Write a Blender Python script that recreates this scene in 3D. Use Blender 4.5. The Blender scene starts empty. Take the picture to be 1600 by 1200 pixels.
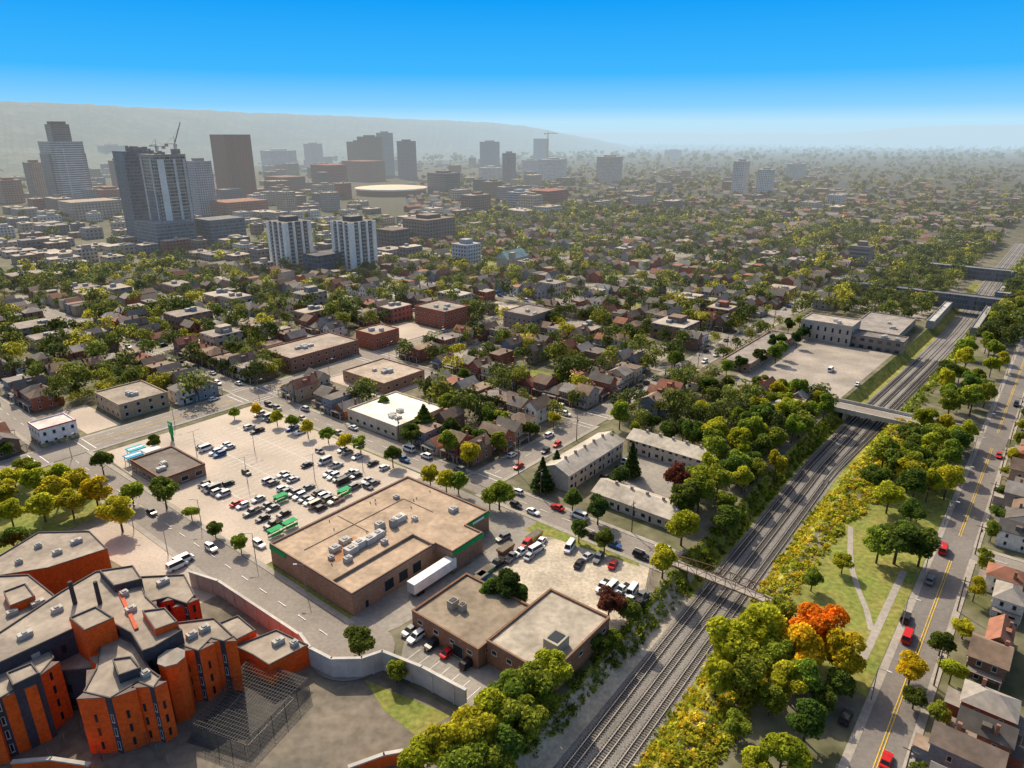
import bpy, math, random
import numpy as np
from mathutils import Vector
from collections import defaultdict
random.seed(7); rng=np.random.default_rng(7)
S=bpy.context.scene; C=S.collection
R=math.radians; PI=math.pi
H=105.0; F=1080.0; PT=R(19.8); sp,cp=math.sin(PT),math.cos(PT)
GA=R(51); gc,gs=math.cos(GA),math.sin(GA)
def G(x,y,z=0.0):
    v=(600-y)/F; u=(x-800)/F
    dz=-sp+cp*v; dy=cp+sp*v
    t=-(H-z)/dz
    return (u*t,dy*t)
def PX(X,Y,Z=0.0):
    d=Y*cp-(Z-H)*sp
    if d<1: return (-9999,9999)
    return (800+F*X/d, 600-F*(Y*sp+(Z-H)*cp)/d)
def W(a,b): return (a*gc+b*gs, a*gs-b*gc)
def AB(X,Y): return (X*gc+Y*gs, X*gs-Y*gc)
def GAB(x,y,z=0.0): return AB(*G(x,y,z))
def infr(X,Y,m=60,Z=0):
    p=PX(X,Y,Z); return -m<p[0]<1600+m and p[1]<1200+m*1.5
def rect(a0,a1,b0,b1): return [W(a0,b0),W(a1,b0),W(a1,b1),W(a0,b1)]
# ------------------------------------------------------------------ materials
def nt(name):
    m=bpy.data.materials.new(name); m.use_nodes=True; t=m.node_tree
    return m,t,t.nodes,t.links,t.nodes['Principled BSDF']
def mth(t,op,a,b=None,c=None):
    n=t.nodes.new('ShaderNodeMath'); n.operation=op
    for i,x in enumerate((a,b,c)):
        if x is None: continue
        if isinstance(x,(int,float)): n.inputs[i].default_value=x
        else: t.links.new(x,n.inputs[i])
    return n.outputs[0]
def scalec(t,col,f):
    n=t.nodes.new('ShaderNodeVectorMath'); n.operation='SCALE'
    if isinstance(col,tuple): n.inputs[0].default_value=col[:3]
    else: t.links.new(col,n.inputs[0])
    if isinstance(f,(int,float)): n.inputs['Scale'].default_value=f
    else: t.links.new(f,n.inputs['Scale'])
    return n.outputs[0]
def noisef(t,scale,lo,hi,detail=4):
    g=t.nodes.new('ShaderNodeNewGeometry'); n=t.nodes.new('ShaderNodeTexNoise')
    n.inputs['Scale'].default_value=scale; n.inputs['Detail'].default_value=detail
    t.links.new(g.outputs['Position'],n.inputs['Vector'])
    r=t.nodes.new('ShaderNodeMapRange'); r.inputs[1].default_value=.32; r.inputs[2].default_value=.68
    r.inputs[3].default_value=lo; r.inputs[4].default_value=hi
    t.links.new(n.outputs[0],r.inputs[0]); return r.outputs[0]
def posy(t,y0,y1,lo=0,hi=1):
    g=t.nodes.new('ShaderNodeNewGeometry'); s=t.nodes.new('ShaderNodeSeparateXYZ'); t.links.new(g.outputs['Position'],s.inputs[0])
    r=t.nodes.new('ShaderNodeMapRange')
    for i,v in enumerate((y0,y1,lo,hi)): r.inputs[i+1].default_value=v
    t.links.new(s.outputs['Y'],r.inputs[0]); return r.outputs[0]
def colsrc(t,col):
    if col is None: return t.nodes.new('ShaderNodeObjectInfo').outputs['Color']
    if col=='attr':
        n=t.nodes.new('ShaderNodeAttribute'); n.attribute_name='Col'; return n.outputs['Color']
    return col
def mixc(t,f,a,b):
    n=t.nodes.new('ShaderNodeMix'); n.data_type='RGBA'
    for sock,x in ((n.inputs[0],f),(n.inputs[6],a),(n.inputs[7],b)):
        if isinstance(x,(int,float)): sock.default_value=x
        elif isinstance(x,tuple): sock.default_value=(x[0],x[1],x[2],1)
        else: t.links.new(x,sock)
    return n.outputs[2]
def mat(name,col=None,rough=.85,var=.2,scale=.6,metal=0.0,big=.15,bigscale=.06,col2=None,c2scale=.05,detail=5,far=None):
    m,t,N,L,B=nt(name)
    c=colsrc(t,col)
    if col2 is not None: c=mixc(t,noisef(t,c2scale,0,1,6),c,col2)
    if far is not None: c=mixc(t,posy(t,500,1000),c,far)
    f=noisef(t,scale,1-var,1+var,detail)
    if big: f=mth(t,'MULTIPLY',f,noisef(t,bigscale,1-big,1+big,4))
    L.new(scalec(t,c,f),B.inputs['Base Color']); B.inputs['Roughness'].default_value=rough; B.inputs['Metallic'].default_value=metal
    B.inputs['Specular IOR Level'].default_value=.25
    return m
def leafmat(name,col=None,tr=.5):
    m,t,N,L,B=nt(name); N.remove(B)
    c=colsrc(t,col); g=N.new('ShaderNodeNewGeometry')
    f=mth(t,'MULTIPLY_ADD',g.outputs['Random Per Island'],.9,.55)
    f=mth(t,'MULTIPLY',f,noisef(t,.35,.75,1.25,3))
    cc=scalec(t,c,f)
    d=N.new('ShaderNodeBsdfDiffuse'); tl=N.new('ShaderNodeBsdfTranslucent'); mx=N.new('ShaderNodeMixShader')
    L.new(cc,d.inputs[0]); L.new(scalec(t,cc,1.6),tl.inputs[0]); mx.inputs[0].default_value=tr
    L.new(d.outputs[0],mx.inputs[1]); L.new(tl.outputs[0],mx.inputs[2]); L.new(mx.outputs[0],N['Material Output'].inputs[0])
    return m
def facade(name,wx,wz,du,dv,glass=(.03,.04,.05),col=None):
    m,t,N,L,B=nt(name)
    g=N.new('ShaderNodeNewGeometry'); cr=N.new('ShaderNodeVectorMath'); cr.operation='CROSS_PRODUCT'
    L.new(g.outputs['True Normal'],cr.inputs[0]); cr.inputs[1].default_value=(0,0,1)
    dt=N.new('ShaderNodeVectorMath'); dt.operation='DOT_PRODUCT'; L.new(cr.outputs[0],dt.inputs[0]); L.new(g.outputs['Position'],dt.inputs[1])
    sx=N.new('ShaderNodeSeparateXYZ'); L.new(g.outputs['Position'],sx.inputs[0])
    sn=N.new('ShaderNodeSeparateXYZ'); L.new(g.outputs['True Normal'],sn.inputs[0])
    fu=mth(t,'FRACT',mth(t,'DIVIDE',dt.outputs['Value'],wx)); fv=mth(t,'FRACT',mth(t,'DIVIDE',sx.outputs['Z'],wz))
    k=mth(t,'MULTIPLY',mth(t,'LESS_THAN',fu,du),mth(t,'LESS_THAN',fv,dv))
    k=mth(t,'MULTIPLY',k,mth(t,'LESS_THAN',mth(t,'ABSOLUTE',sn.outputs['Z']),.5))
    cell=N.new('ShaderNodeTexWhiteNoise'); cell.noise_dimensions='2D'
    cb=N.new('ShaderNodeCombineXYZ'); L.new(mth(t,'FLOOR',mth(t,'DIVIDE',dt.outputs['Value'],wx)),cb.inputs[0]); L.new(mth(t,'FLOOR',mth(t,'DIVIDE',sx.outputs['Z'],wz)),cb.inputs[1])
    L.new(cb.outputs[0],cell.inputs['Vector'])
    gl=scalec(t,glass,mth(t,'MULTIPLY_ADD',cell.outputs['Value'],1.8,.4))
    wall=scalec(t,colsrc(t,col),noisef(t,.12,.85,1.15))
    L.new(mixc(t,k,wall,gl),B.inputs['Base Color'])
    L.new(mth(t,'MULTIPLY_ADD',k,-.55,.8),B.inputs['Roughness'])
    return m
M=dict(
 ground=mat('ground_mix',(.21,.18,.14),.95,.3,.25,col2=(.095,.10,.038),c2scale=.05,far=(.065,.065,.036)),
 lot=mat('old_asphalt',(.46,.385,.315),.9,.10,1.3,big=.14,bigscale=.05),
 road=mat('road_asphalt',(.25,.218,.19),.9,.12,1.1,big=.16),
 road2=mat('grey_road_asphalt',(.185,.165,.15),.9,.12,1.1,big=.16),
 asph=mat('grey_asphalt',(.26,.235,.205),.9,.14,.9,big=.2),
 slot=mat('worn_pale_asphalt',(.36,.31,.26),.9,.12,.9,big=.22,bigscale=.08,col2=(.28,.245,.21),c2scale=.06),
 darkcourt=mat('court_asphalt',(.075,.07,.065),.9,.2,.6),
 walk=mat('concrete_walk',(.33,.295,.255),.9,.14,.9),
 gravel=mat('gravel_yard',(.45,.385,.30),.95,.2,1.2,big=.25,bigscale=.12),
 dirt=mat('packed_dirt',(.21,.175,.135),.95,.22,.5,col2=(.13,.115,.09),c2scale=.08),
 ballast=mat('ballast_stone',(.205,.19,.175),.95,.35,2.5,big=.2),
 slope=mat('slope_ground',(.3,.27,.06),.95,.35,.5,col2=(.15,.175,.035),c2scale=.15),
 grass=mat('lawn_grass',(.15,.2,.035),.95,.3,.8,col2=(.25,.22,.06),c2scale=.1),
 yellow=mat('yellow_paint',(.6,.4,.06),.7,.2,2), white=mat('white_paint',(.75,.74,.7),.7,.15,1.5),
 red=mat('red_paint',(.5,.05,.05),.7,.25,1.5),
 steel=mat('rail_steel',(.36,.32,.29),.4,.2,1,metal=.5), sleeper=mat('timber_sleeper',(.105,.095,.085),.9,.3,2),
 conc=mat('wall_concrete',(.46,.43,.39),.9,.12,.5,big=.2), pole=mat('pole_grey',(.25,.24,.23),.6,.1,1), wood=mat('pole_wood',(.12,.085,.055),.9,.2,2),
 rust=mat('rust_steel',(.17,.085,.055),.8,.25,1.5),
 tint=mat('tinted_plain',None,.8,.12,.8,big=.1), tbrick=mat('tinted_brick',None,.9,.16,1.6,big=.12,bigscale=.2),
 troof=mat('tinted_roof',None,.92,.16,.7,big=.22,bigscale=.15),
 paint=mat('car_paint',None,.3,.03,1,big=0), glass=mat('dark_glass',(.02,.025,.03),.12,.1,1,big=0),
 rubber=mat('tyre_rubber',(.02,.02,.02),.9,.1,1,big=0),
 frame=mat('window_frame_white',(.52,.49,.45),.7,.05,1,big=0),
 leaf=leafmat('leaf_tinted'), leafattr=leafmat('leaf_varied','attr'), bark=mat('bark',(.09,.065,.045),.95,.3,3),
 attr=mat('varied_wall','attr',.9,.12,.8,big=0), net=mat('fence_wire',(.10,.09,.08),.7,.1,1,big=0),
 hill=mat('hill_forest',(.09,.12,.05),.95,.5,.03,col2=(.15,.15,.08),c2scale=.004,big=.35,bigscale=.006),
 f_win=facade('facade_punched',3.2,3.1,.5,.5), f_band=facade('facade_banded',40,3.3,.97,.45,(.05,.055,.065)),
 f_glass=facade('facade_glazed',1.6,3.4,.8,.7,(.05,.07,.09)), f_open=facade('facade_open_floors',5,3.2,.93,.7,(.09,.08,.07)),
 f_vert=facade('facade_vertical',3.0,60,.5,.98,(.06,.03,.025)), f_low=facade('facade_shops',4.2,3.6,.5,.45),
)
# ------------------------------------------------------------------ mesh helper
class MB:
    def __init__(s): s.v=[]; s.f=[]; s.m=[]
    def face(s,pts,m=0):
        n=len(s.v); s.v+= [tuple(p) for p in pts]; s.f.append(tuple(range(n,n+len(pts)))); s.m.append(m)
    def hull8(s,b,t,m=0):
        n=len(s.v); s.v+=[tuple(p) for p in b]+[tuple(p) for p in t]
        for f in ((3,2,1,0),(4,5,6,7),(0,1,5,4),(1,2,6,5),(2,3,7,6),(3,0,4,7)):
            s.f.append(tuple(n+i for i in f)); s.m.append(m)
    def box(s,x0,x1,y0,y1,z0,z1,m=0):
        s.hull8([(x0,y0,z0),(x1,y0,z0),(x1,y1,z0),(x0,y1,z0)],[(x0,y0,z1),(x1,y0,z1),(x1,y1,z1),(x0,y1,z1)],m)
    def obox(s,cx,cy,z0,z1,L,Wd,ang,m=0):
        c,q=math.cos(ang),math.sin(ang)
        P=[(cx+x*c-y*q,cy+x*q+y*c) for x,y in ((-L/2,-Wd/2),(L/2,-Wd/2),(L/2,Wd/2),(-L/2,Wd/2))]
        s.hull8([(p[0],p[1],z0) for p in P],[(p[0],p[1],z1) for p in P],m)
    def prism(s,poly,z0,z1,m=0,bottom=False):
        poly=ccw(poly); n=len(poly)
        for i in range(n):
            p,q=poly[i],poly[(i+1)%n]; s.face([(*p,z0),(*q,z0),(*q,z1),(*p,z1)],m)
        s.face([(*p,z1) for p in poly],m)
        if bottom: s.face([(*p,z0) for p in reversed(poly)],m)
    def tube(s,p0,p1,r0,r1=None,n=6,m=0):
        r1=r0 if r1 is None else r1
        p0,p1=Vector(p0),Vector(p1); d=(p1-p0).normalized(); a=d.orthogonal().normalized(); b=d.cross(a)
        k=len(s.v)
        for p,r in ((p0,r0),(p1,r1)):
            for i in range(n):
                t=2*PI*i/n; s.v.append(tuple(p+a*(r*math.cos(t))+b*(r*math.sin(t))))
        for i in range(n):
            j=(i+1)%n; s.f.append((k+i,k+j,k+n+j,k+n+i)); s.m.append(m)
        s.f.append(tuple(k+n+i for i in range(n))); s.m.append(m)
        s.f.append(tuple(k+n-1-i for i in range(n))); s.m.append(m)
    def build(s,name,mats,parent=None,color=None,origin=None):
        me=bpy.data.meshes.new(name)
        if origin is None: origin=parent.location if parent is not None and parent.get('_abs') else (0,0,0)
        ox,oy,oz=origin
        me.from_pydata([(x-ox,y-oy,z-oz) for x,y,z in s.v],[],s.f)
        for mm in (mats if isinstance(mats,list) else [mats]): me.materials.append(mm)
        if any(s.m): me.polygons.foreach_set('material_index',s.m)
        me.update()
        o=bpy.data.objects.new(name,me); C.objects.link(o)
        if parent is not None: o.parent=parent
        elif origin!=(0,0,0): o.location=origin
        if color is not None: o.color=(*color[:3],1)
        return o
def ccw(p):
    a=sum(p[i][0]*p[(i+1)%len(p)][1]-p[(i+1)%len(p)][0]*p[i][1] for i in range(len(p)))
    return list(p) if a>0 else list(reversed(p))
def offset(poly,d):
    n=len(poly); out=[]
    for i in range(n):
        p0,p1,p2=Vector(poly[i-1]),Vector(poly[i]),Vector(poly[(i+1)%n])
        e1=(p1-p0).normalized(); e2=(p2-p1).normalized()
        n1=Vector((-e1.y,e1.x)); n2=Vector((-e2.y,e2.x)); b=n1+n2
        k=max(.35,1+n1.dot(n2)); q=p1+b*(d/k); out.append((q.x,q.y))
    return out
def empty(name,loc,label=None,cat=None,group=None,absolute=True):
    o=bpy.data.objects.new(name,None); C.objects.link(o); o.location=loc; o.empty_display_size=.5
    if absolute: o['_abs']=1
    if label: o['label']=label
    if cat: o['category']=cat
    if group: o['group']=group
    return o
def tag(o,label=None,cat=None,group=None,kind=None):
    for k,v in (('label',label),('category',cat),('group',group),('kind',kind)):
        if v: o[k]=v
    return o
def struct(o,label,cat): return tag(o,label,cat,None,'structure')
AUTO=[]
def auto(o,base,cat,group,pos):
    o['category']=cat; o['group']=group; AUTO.append((o,base,pos)); return o
OCC=[]
def occ(a0,a1,b0,b1): OCC.append((min(a0,a1),max(a0,a1),min(b0,b1),max(b0,b1)))
def blocked(a,b,m=0): return any(x0-m<a<x1+m and y0-m<b<y1+m for x0,x1,y0,y1 in OCC)
def inpoly(P,a,b):
    ins=False; j=len(P)-1
    for i in range(len(P)):
        if (P[i][1]>b)!=(P[j][1]>b) and a<(P[j][0]-P[i][0])*(b-P[i][1])/(P[j][1]-P[i][1])+P[i][0]: ins=not ins
        j=i
    return ins
# ------------------------------------------------------------------ corridor and ground
CS=[(-400,-46),(60,-46.5),(84,-47),(154,-49),(236,-51),(290,-50),(380,-46),(469,-43),(560,-42),(620,-42),(1500,-42)]
def bc(a):
    for (a0,b0),(a1,b1) in zip(CS,CS[1:]):
        if a<=a1: t=(a-a0)/(a1-a0); return b0+(b1-b0)*t
    return CS[-1][1]
def depth(a):
    if a<520: return 4.0
    return max(0.0,4*(1-(a-520)/110))
def zg(a,b):
    d=depth(a); c=bc(a); x=b-c
    if x<=-13 or x>=10: return 0.0
    if x<-9: return -d*(x+13)/4
    if x>6: return -d*(10-x)/4
    return -d
g=MB(); rows=[-6000,-400]+list(range(40,640,20))+[700,900,1500,4000,12000,40000]
cols=lambda a:[-40000,-3000,-600,bc(a)-13,bc(a)-9,bc(a)+6,bc(a)+10,300,3000,40000]
for a0,a1 in zip(rows,rows[1:]):
    c0,c1=cols(a0),cols(a1)
    for j in range(len(c0)-1):
        P=[(a0,c0[j]),(a0,c0[j+1]),(a1,c1[j+1]),(a1,c1[j])]
        g.face([(*W(a,b),-depth(a) if k in(4,5) else 0.0) for (a,b),k in zip(P,(j,j+1,j+1,j))],1 if j in(3,4,5) and a1<640 else 0)
go=g.build('ground',[M['ground'],M['slope']]); struct(go,'flat city ground stretching from foreground to the horizon','ground')
def patch(name,ab,z,m,label,cat='pavement'):
    b=MB(); b.face([(*p,z) for p in ccw([W(*q) for q in ab])]); return struct(b.build(name,m),label,cat)
def R4(a0,a1,b0,b1): return [(a0,b0),(a1,b0),(a1,b1),(a0,b1)]
ROADS=[('a',72,-262,-104,5.2),('a',146,-262,-64,4.4),('a',214,-262,-133,3.9),('a',290,-262,-64,4.2),('a',290,-34,-8,4.6),('a',200,-8,90,3.4)]
AL=(362,434,506,578,650,722)
for a in AL: ROADS.append(('a',a,-560,-133,4))
for a in (-10,72,146,214,290): ROADS.append(('a',a,-560,-262,4))
ROADS+= [('b',-8,20,1100,3.7),('b',-133,146,900,4.6),('b',-262,-60,1000,6.8),('b',-360,-60,900,4),('b',-460,-60,900,4),('b',-560,-60,900,4.2)]
walks=MB(); mark=MB(); k=0
for ax,at,lo,hi,hw in ROADS:
    z=.03+.006*k; k+=1
    b=MB()
    q=R4(at-hw,at+hw,lo,hi) if ax=='a' else R4(lo,hi,at-hw,at+hw)
    b.face([(*p,z) for p in ccw([W(*x) for x in q])])
    struct(b.build('street',M['road2'] if at==-8 else M['road']),'asphalt street running %s the railway in the photo'%('across towards' if ax=='a' else 'alongside'),'street')
    cuts=sorted([(r[1]-r[4],r[1]+r[4]) for r in ROADS if r[0]!=ax and r[2]-1<=at<=r[3]+1 and lo-1<=r[1]<=hi+1])
    segs=[];x=lo
    for c0,c1 in cuts:
        if c0>x+1: segs.append((x,c0))
        x=max(x,c1)
    if hi>x+1: segs.append((x,hi))
    for s0,s1 in segs:
        for sd in(-1,1):
            u0,u1=at+sd*hw,at+sd*(hw+1.5)
            walks.prism(rect(min(u0,u1),max(u0,u1),s0,s1) if ax=='a' else rect(s0,s1,min(u0,u1),max(u0,u1)),-.05,.15+.0005*k)
        mainr=(ax=='b' and at in(-8,-262))
        if mainr:
            for off in (-.25,.25):
                mark.face([(*p,.21) for p in ccw(rect(s0+4,s1-4,at+off-.09,at+off+.09))])
            if at==-262:
                for e in (-3.3,3.3):
                    u=s0+4
                    while u<min(s1-4,500): mark.face([(*p,.21) for p in ccw(rect(u,u+2.5,at+e-.07,at+e+.07))],1); u+=7
        elif hi-lo>60 and s1-s0>25:
            u=s0+5
            while u<min(s1-5,480):
                q=rect(at-.08,at+.08,u,u+3) if ax=='a' else rect(u,u+3,at-.08,at+.08)
                mark.face([(*p,.21) for p in ccw(q)],1); u+=8
        for e,dr in ((s0,1),(s1,-1)):
            if s1-s0>30 and at in(146,-262,-133) and not(ax=='a' and e>-70):
                for e0 in (1.0,3.4):
                    x0,x1=sorted((e+dr*e0,e+dr*(e0+.3)))
                    q=rect(at-hw+.4,at+hw-.4,x0,x1) if ax=='a' else rect(x0,x1,at-hw+.4,at+hw-.4)
                    mark.face([(*p,.213) for p in ccw(q)],1)
struct(walks.build('pavement',M['walk']),'raised concrete pavements lining the streets','pavement')
for ac in (93.4,107.6,122.4):
    u=-204.5 if ac<100 else -238.5
    while u<-156: mark.face([(*p,.105) for p in ccw(rect(ac-5,ac+5,u-.06,u+.06))],1); u+=2.75
    mark.face([(*p,.107) for p in ccw(rect(ac-.06,ac+.06,-204 if ac<100 else -238,-157))],1)
u=-238.5
while u<-158: mark.face([(*p,.105) for p in ccw(rect(132,137,u-.06,u+.06))],1); u+=2.75
for i in range(9): mark.face([(*p,.105) for p in ccw(rect(77.4,82,-92+i*2.9,-91.88+i*2.9))],1)
struct(mark.build('road_marking',[M['yellow'],M['white']]),'painted road and parking bay markings','road marking')
patch('parking_lot',[(80,-250),(139.5,-250),(139.5,-150),(131,-150),(131,-146),(78.5,-146),(78.5,-200)],.08,M['lot'],'broad pale asphalt parking lot beside the large store','parking lot')
patch('verge',R4(78.2,79.8,-146,-112),.09,M['grass'],'narrow grass strip along the shaded store wall','grass')
patch('verge',R4(139.6,141.2,-250,-160),.1,M['grass'],'grass strip with trees between parking lot and street','grass')
patch('service_lane',[(78,-112),(106,-112),(106,-105),(119,-105),(119,-112),(128.5,-112),(128.5,-146),(131,-146),(131,-150),(140,-150),(140,-92),(112,-99),(104,-99),(84,-101),(77.5,-103)],.06,M['asph'],'asphalt service lane behind the store','pavement')
patch('verge',[(134,-104),(141,-104),(141,-72),(139,-70),(136,-94)],.075,M['grass'],'dry grass strip beside the gravel yard','grass')
b=MB(); b.face([(*W(72.5+9*math.cos(t),-103+9*math.sin(t)),.19) for t in [2*PI*i/28 for i in range(28)]][::-1]); struct(b.build('turning_circle',M['road']),'rounded asphalt turning circle at the road end','street')
patch('gravel_yard',[(104,-97),(112,-98),(138,-95),(140.5,-68),(128,-63),(113,-61.5),(111.5,-78.5),(104,-79)],.07,M['gravel'],'pale gravel storage yard beside the brown warehouse','yard')
patch('warehouse_lot',[(76,-92),(84.5,-99),(85,-78.5),(88,-77.5),(88,-62),(76.5,-70)],.065,M['asph'],'asphalt parking strip in front of the warehouse','parking lot')
patch('jail_yard',[(10,-160),(64,-150),(66,-112),(65,-101),(72,-95),(74.5,-73),(60,-64),(10,-62)],.02,M['dirt'],'bare grey brown exercise yard inside the prison wall','yard')
patch('forecourt',[(52,-200),(66.5,-200),(66.5,-144),(58,-144)],.05,M['lot'],'pale asphalt forecourt in front of the orange brick complex','pavement')
patch('sports_court',[GAB(290,1160),GAB(388,1045),GAB(490,1082),GAB(392,1192)],.045,M['darkcourt'],'dark asphalt sports court inside a wire cage','sports court')
patch('yard_lawn',[GAB(570,1062),GAB(705,1118),GAB(650,1150),GAB(600,1110)],.04,M['grass'],'dark lawn along the foot of the concrete wall','grass')
patch('station_lot',[(298,-110),(384,-106),(384,-61),(300,-64)],.04,M['slot'],'pale empty car park in front of the railway station','parking lot')
patch('corner_lot',R4(246,272,-302,-272),.04,M['lot'],'pale lot beside the brick corner block','parking lot')
patch('side_lot',R4(178,209,-256,-214),.04,M['lot'],'pale lot around the low brown warehouse','parking lot')
patch('left_lot',R4(84,96,-305,-272),.04,M['lot'],'pale lot behind the white corner shop','parking lot')
patch('townhouse_lot',R4(172,200,-103,-72),.04,M['asph'],'asphalt parking court between the townhouse rows','parking lot')
patch('park_lawn',[(128,-36),(200,-36),(240,-30),(240,-13.4),(128,-13.4)],.02,M['grass'],'mown park lawn between the railway and the street','grass')
patch('left_lawn',R4(20,66,-256,-205),.02,M['grass'],'grass under the yellow trees left of the lot','grass')
patch('promenade',R4(138,180,-17.4,-15.8),.05,M['walk'],'broad pale park walk beside the street','path')
pc=[(194,-33),(188,-31.5),(180,-29.5),(172,-27),(164,-23.5),(157,-20),(150,-17.4)]
b=MB()
for (a0,b0),(a1,b1) in zip(pc,pc[1:]): b.face([(*W(a0,b0-.7),.06),(*W(a1,b1-.7),.06),(*W(a1,b1+.7),.06),(*W(a0,b0+.7),.06)])
struct(b.build('park_path',M['walk']),'slim curving footpath crossing the park lawn','path')
patch('platform_plaza',R4(470,515,-110,-62),.03,M['slot'],'pale lots left of the station platforms','parking lot')
occ(74,142,-256,-60); occ(-60,68,-205,-55); occ(296,452,-122,-56); occ(150,208,-130,-66); occ(153,180,-208,-176); occ(172,218,-302,-270); occ(220,274,-304,-268)
occ(176,210,-258,-212); occ(94,120,-304,-270); occ(66,96,-306,-266); occ(20,68,-258,-200); occ(-100,1100,-62,-33); occ(100,330,-38,-12); occ(296,318,-246,-226); occ(258,272,-86,-70); occ(274,295,-297,-270)
random.seed(40); nl_=0
for it in range(600):
    if nl_>=46: break
    a=random.uniform(226,760); b=random.uniform(-550,-140); L=random.uniform(14,28); Wd=random.uniform(16,32)
    X,Y=W(a,b)
    if not infr(X,Y,20): continue
    if any(x0<a+L/2+2 and a-L/2-2<x1 and y0<b+Wd/2+2 and b-Wd/2-2<y1 for x0,x1,y0,y1 in OCC): continue
    if any((ax=='a' and abs(a-at)<hw+2+L/2 and lo<b<hi) or (ax=='b' and abs(b-at)<hw+2+Wd/2 and lo<a<hi) for ax,at,lo,hi,hw in ROADS): continue
    patch('open_lot',R4(a-L/2,a+L/2,b-Wd/2,b+Wd/2),.03,random.choice((M['lot'],M['slot'],M['asph'],M['grass'])),'small open lot inside a residential block','parking lot'); occ(a-L/2,a+L/2,b-Wd/2,b+Wd/2); nl_+=1
# ballast & tracks
def railz(a): return -depth(a)
b=MB(); ST=list(range(20,900,10))
for a0,a1 in zip(ST,ST[1:]):
    b.face([(*W(a0,bc(a0)-7.4),railz(a0)+.05),(*W(a1,bc(a1)-7.4),railz(a1)+.05),(*W(a1,bc(a1)+4.6),railz(a1)+.05),(*W(a0,bc(a0)+4.6),railz(a0)+.05)])
struct(b.build('ballast',M['ballast']),'grey stone ballast bed under the railway tracks','railway bed')
b=MB()
for a0,a1 in zip(ST[:12],ST[1:13]):
    b.face([(*W(a0,bc(a0)-12.6),railz(a0)*.12),(*W(a1,bc(a1)-12.6),railz(a1)*.12),(*W(a1,bc(a1)-9.4),railz(a1)*.88),(*W(a0,bc(a0)-9.4),railz(a0)*.88)])
    b.face([(*W(a0,bc(a0)-9.4),railz(a0)*.88),(*W(a1,bc(a1)-9.4),railz(a1)*.88),(*W(a1,bc(a1)-7.3),railz(a1)),(*W(a0,bc(a0)-7.3),railz(a0))])
o=b.build('gravel_slope',M['gravel']); o.location.z=.06; struct(o,'bare gravelly bank left of the tracks','ground')
TR=[('leftmost',lambda a:-5.4+max(0,(120-a))*.015,20,900),('second',lambda a:-1.3,20,900),('third',lambda a:2.6,20,900),('rightmost diverging',lambda a:2.6+min(1,max(0,(a-225)/70))*2.6,225,420)]
for nm,fo,lo,hi in TR:
    root=empty('railway_track',(*W(lo,bc(lo)+fo(lo)),railz(lo)),nm+' railway track in the ballast cutting','railway track')
    st=list(range(lo,hi+1,10)) if nm[0]!='r' else list(range(lo,hi+1,5))
    for sgn in(-1,1):
        r=MB()
        for a0,a1 in zip(st,st[1:]):
            o0,o1=bc(a0)+fo(a0)+sgn*.72,bc(a1)+fo(a1)+sgn*.72
            z0,z1=railz(a0)+.2,railz(a1)+.2
            r.hull8([(*W(a0,o0-.08),z0),(*W(a1,o1-.08),z1),(*W(a1,o1+.08),z1),(*W(a0,o0+.08),z0)],[(*W(a0,o0-.08),z0+.17),(*W(a1,o1-.08),z1+.17),(*W(a1,o1+.08),z1+.17),(*W(a0,o0+.08),z0+.17)])
        r.build('rail',M['steel'],root)
    r=MB(); a=lo
    while a<min(hi,400):
        cx,cy=W(a,bc(a)+fo(a)); r.obox(cx,cy,railz(a)+.02,railz(a)+.19,.24,2.5,GA); a+=.65
    tag(r.build('sleepers',M['sleeper'],root),kind='stuff')
# ------------------------------------------------------------------ windows, buildings
WC={}
def winmesh(w,h,fr):
    k=(round(w,2),round(h,2),fr)
    if k not in WC:
        b=MB(); b.box(-w/2,w/2,-.05,.02,0,h,0 if fr is not None else 1); b.face([(-w/2+.1,-.056,.1),(w/2-.1,-.056,.1),(w/2-.1,-.056,h-.1),(-w/2+.1,-.056,h-.1)],1)
        if fr is not None: b.box(-w/2-.06,w/2+.06,-.12,-.051,-.1,-.002,0)
        me=bpy.data.meshes.new('window'); me.from_pydata(b.v,[],b.f); me.materials.append(M['frame'] if fr else M['pole']); me.materials.append(M['glass'])
        me.polygons.foreach_set('material_index',b.m); WC[k]=me
    return WC[k]
def window(root,x,y,z,ang,w,h,fr=True,name='window'):
    o=bpy.data.objects.new(name,winmesh(w,h,fr)); C.objects.link(o); o.parent=root
    l=root.location; o.location=(x-l.x,y-l.y,z-l.z); o.rotation_euler=(0,0,ang); return o
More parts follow.
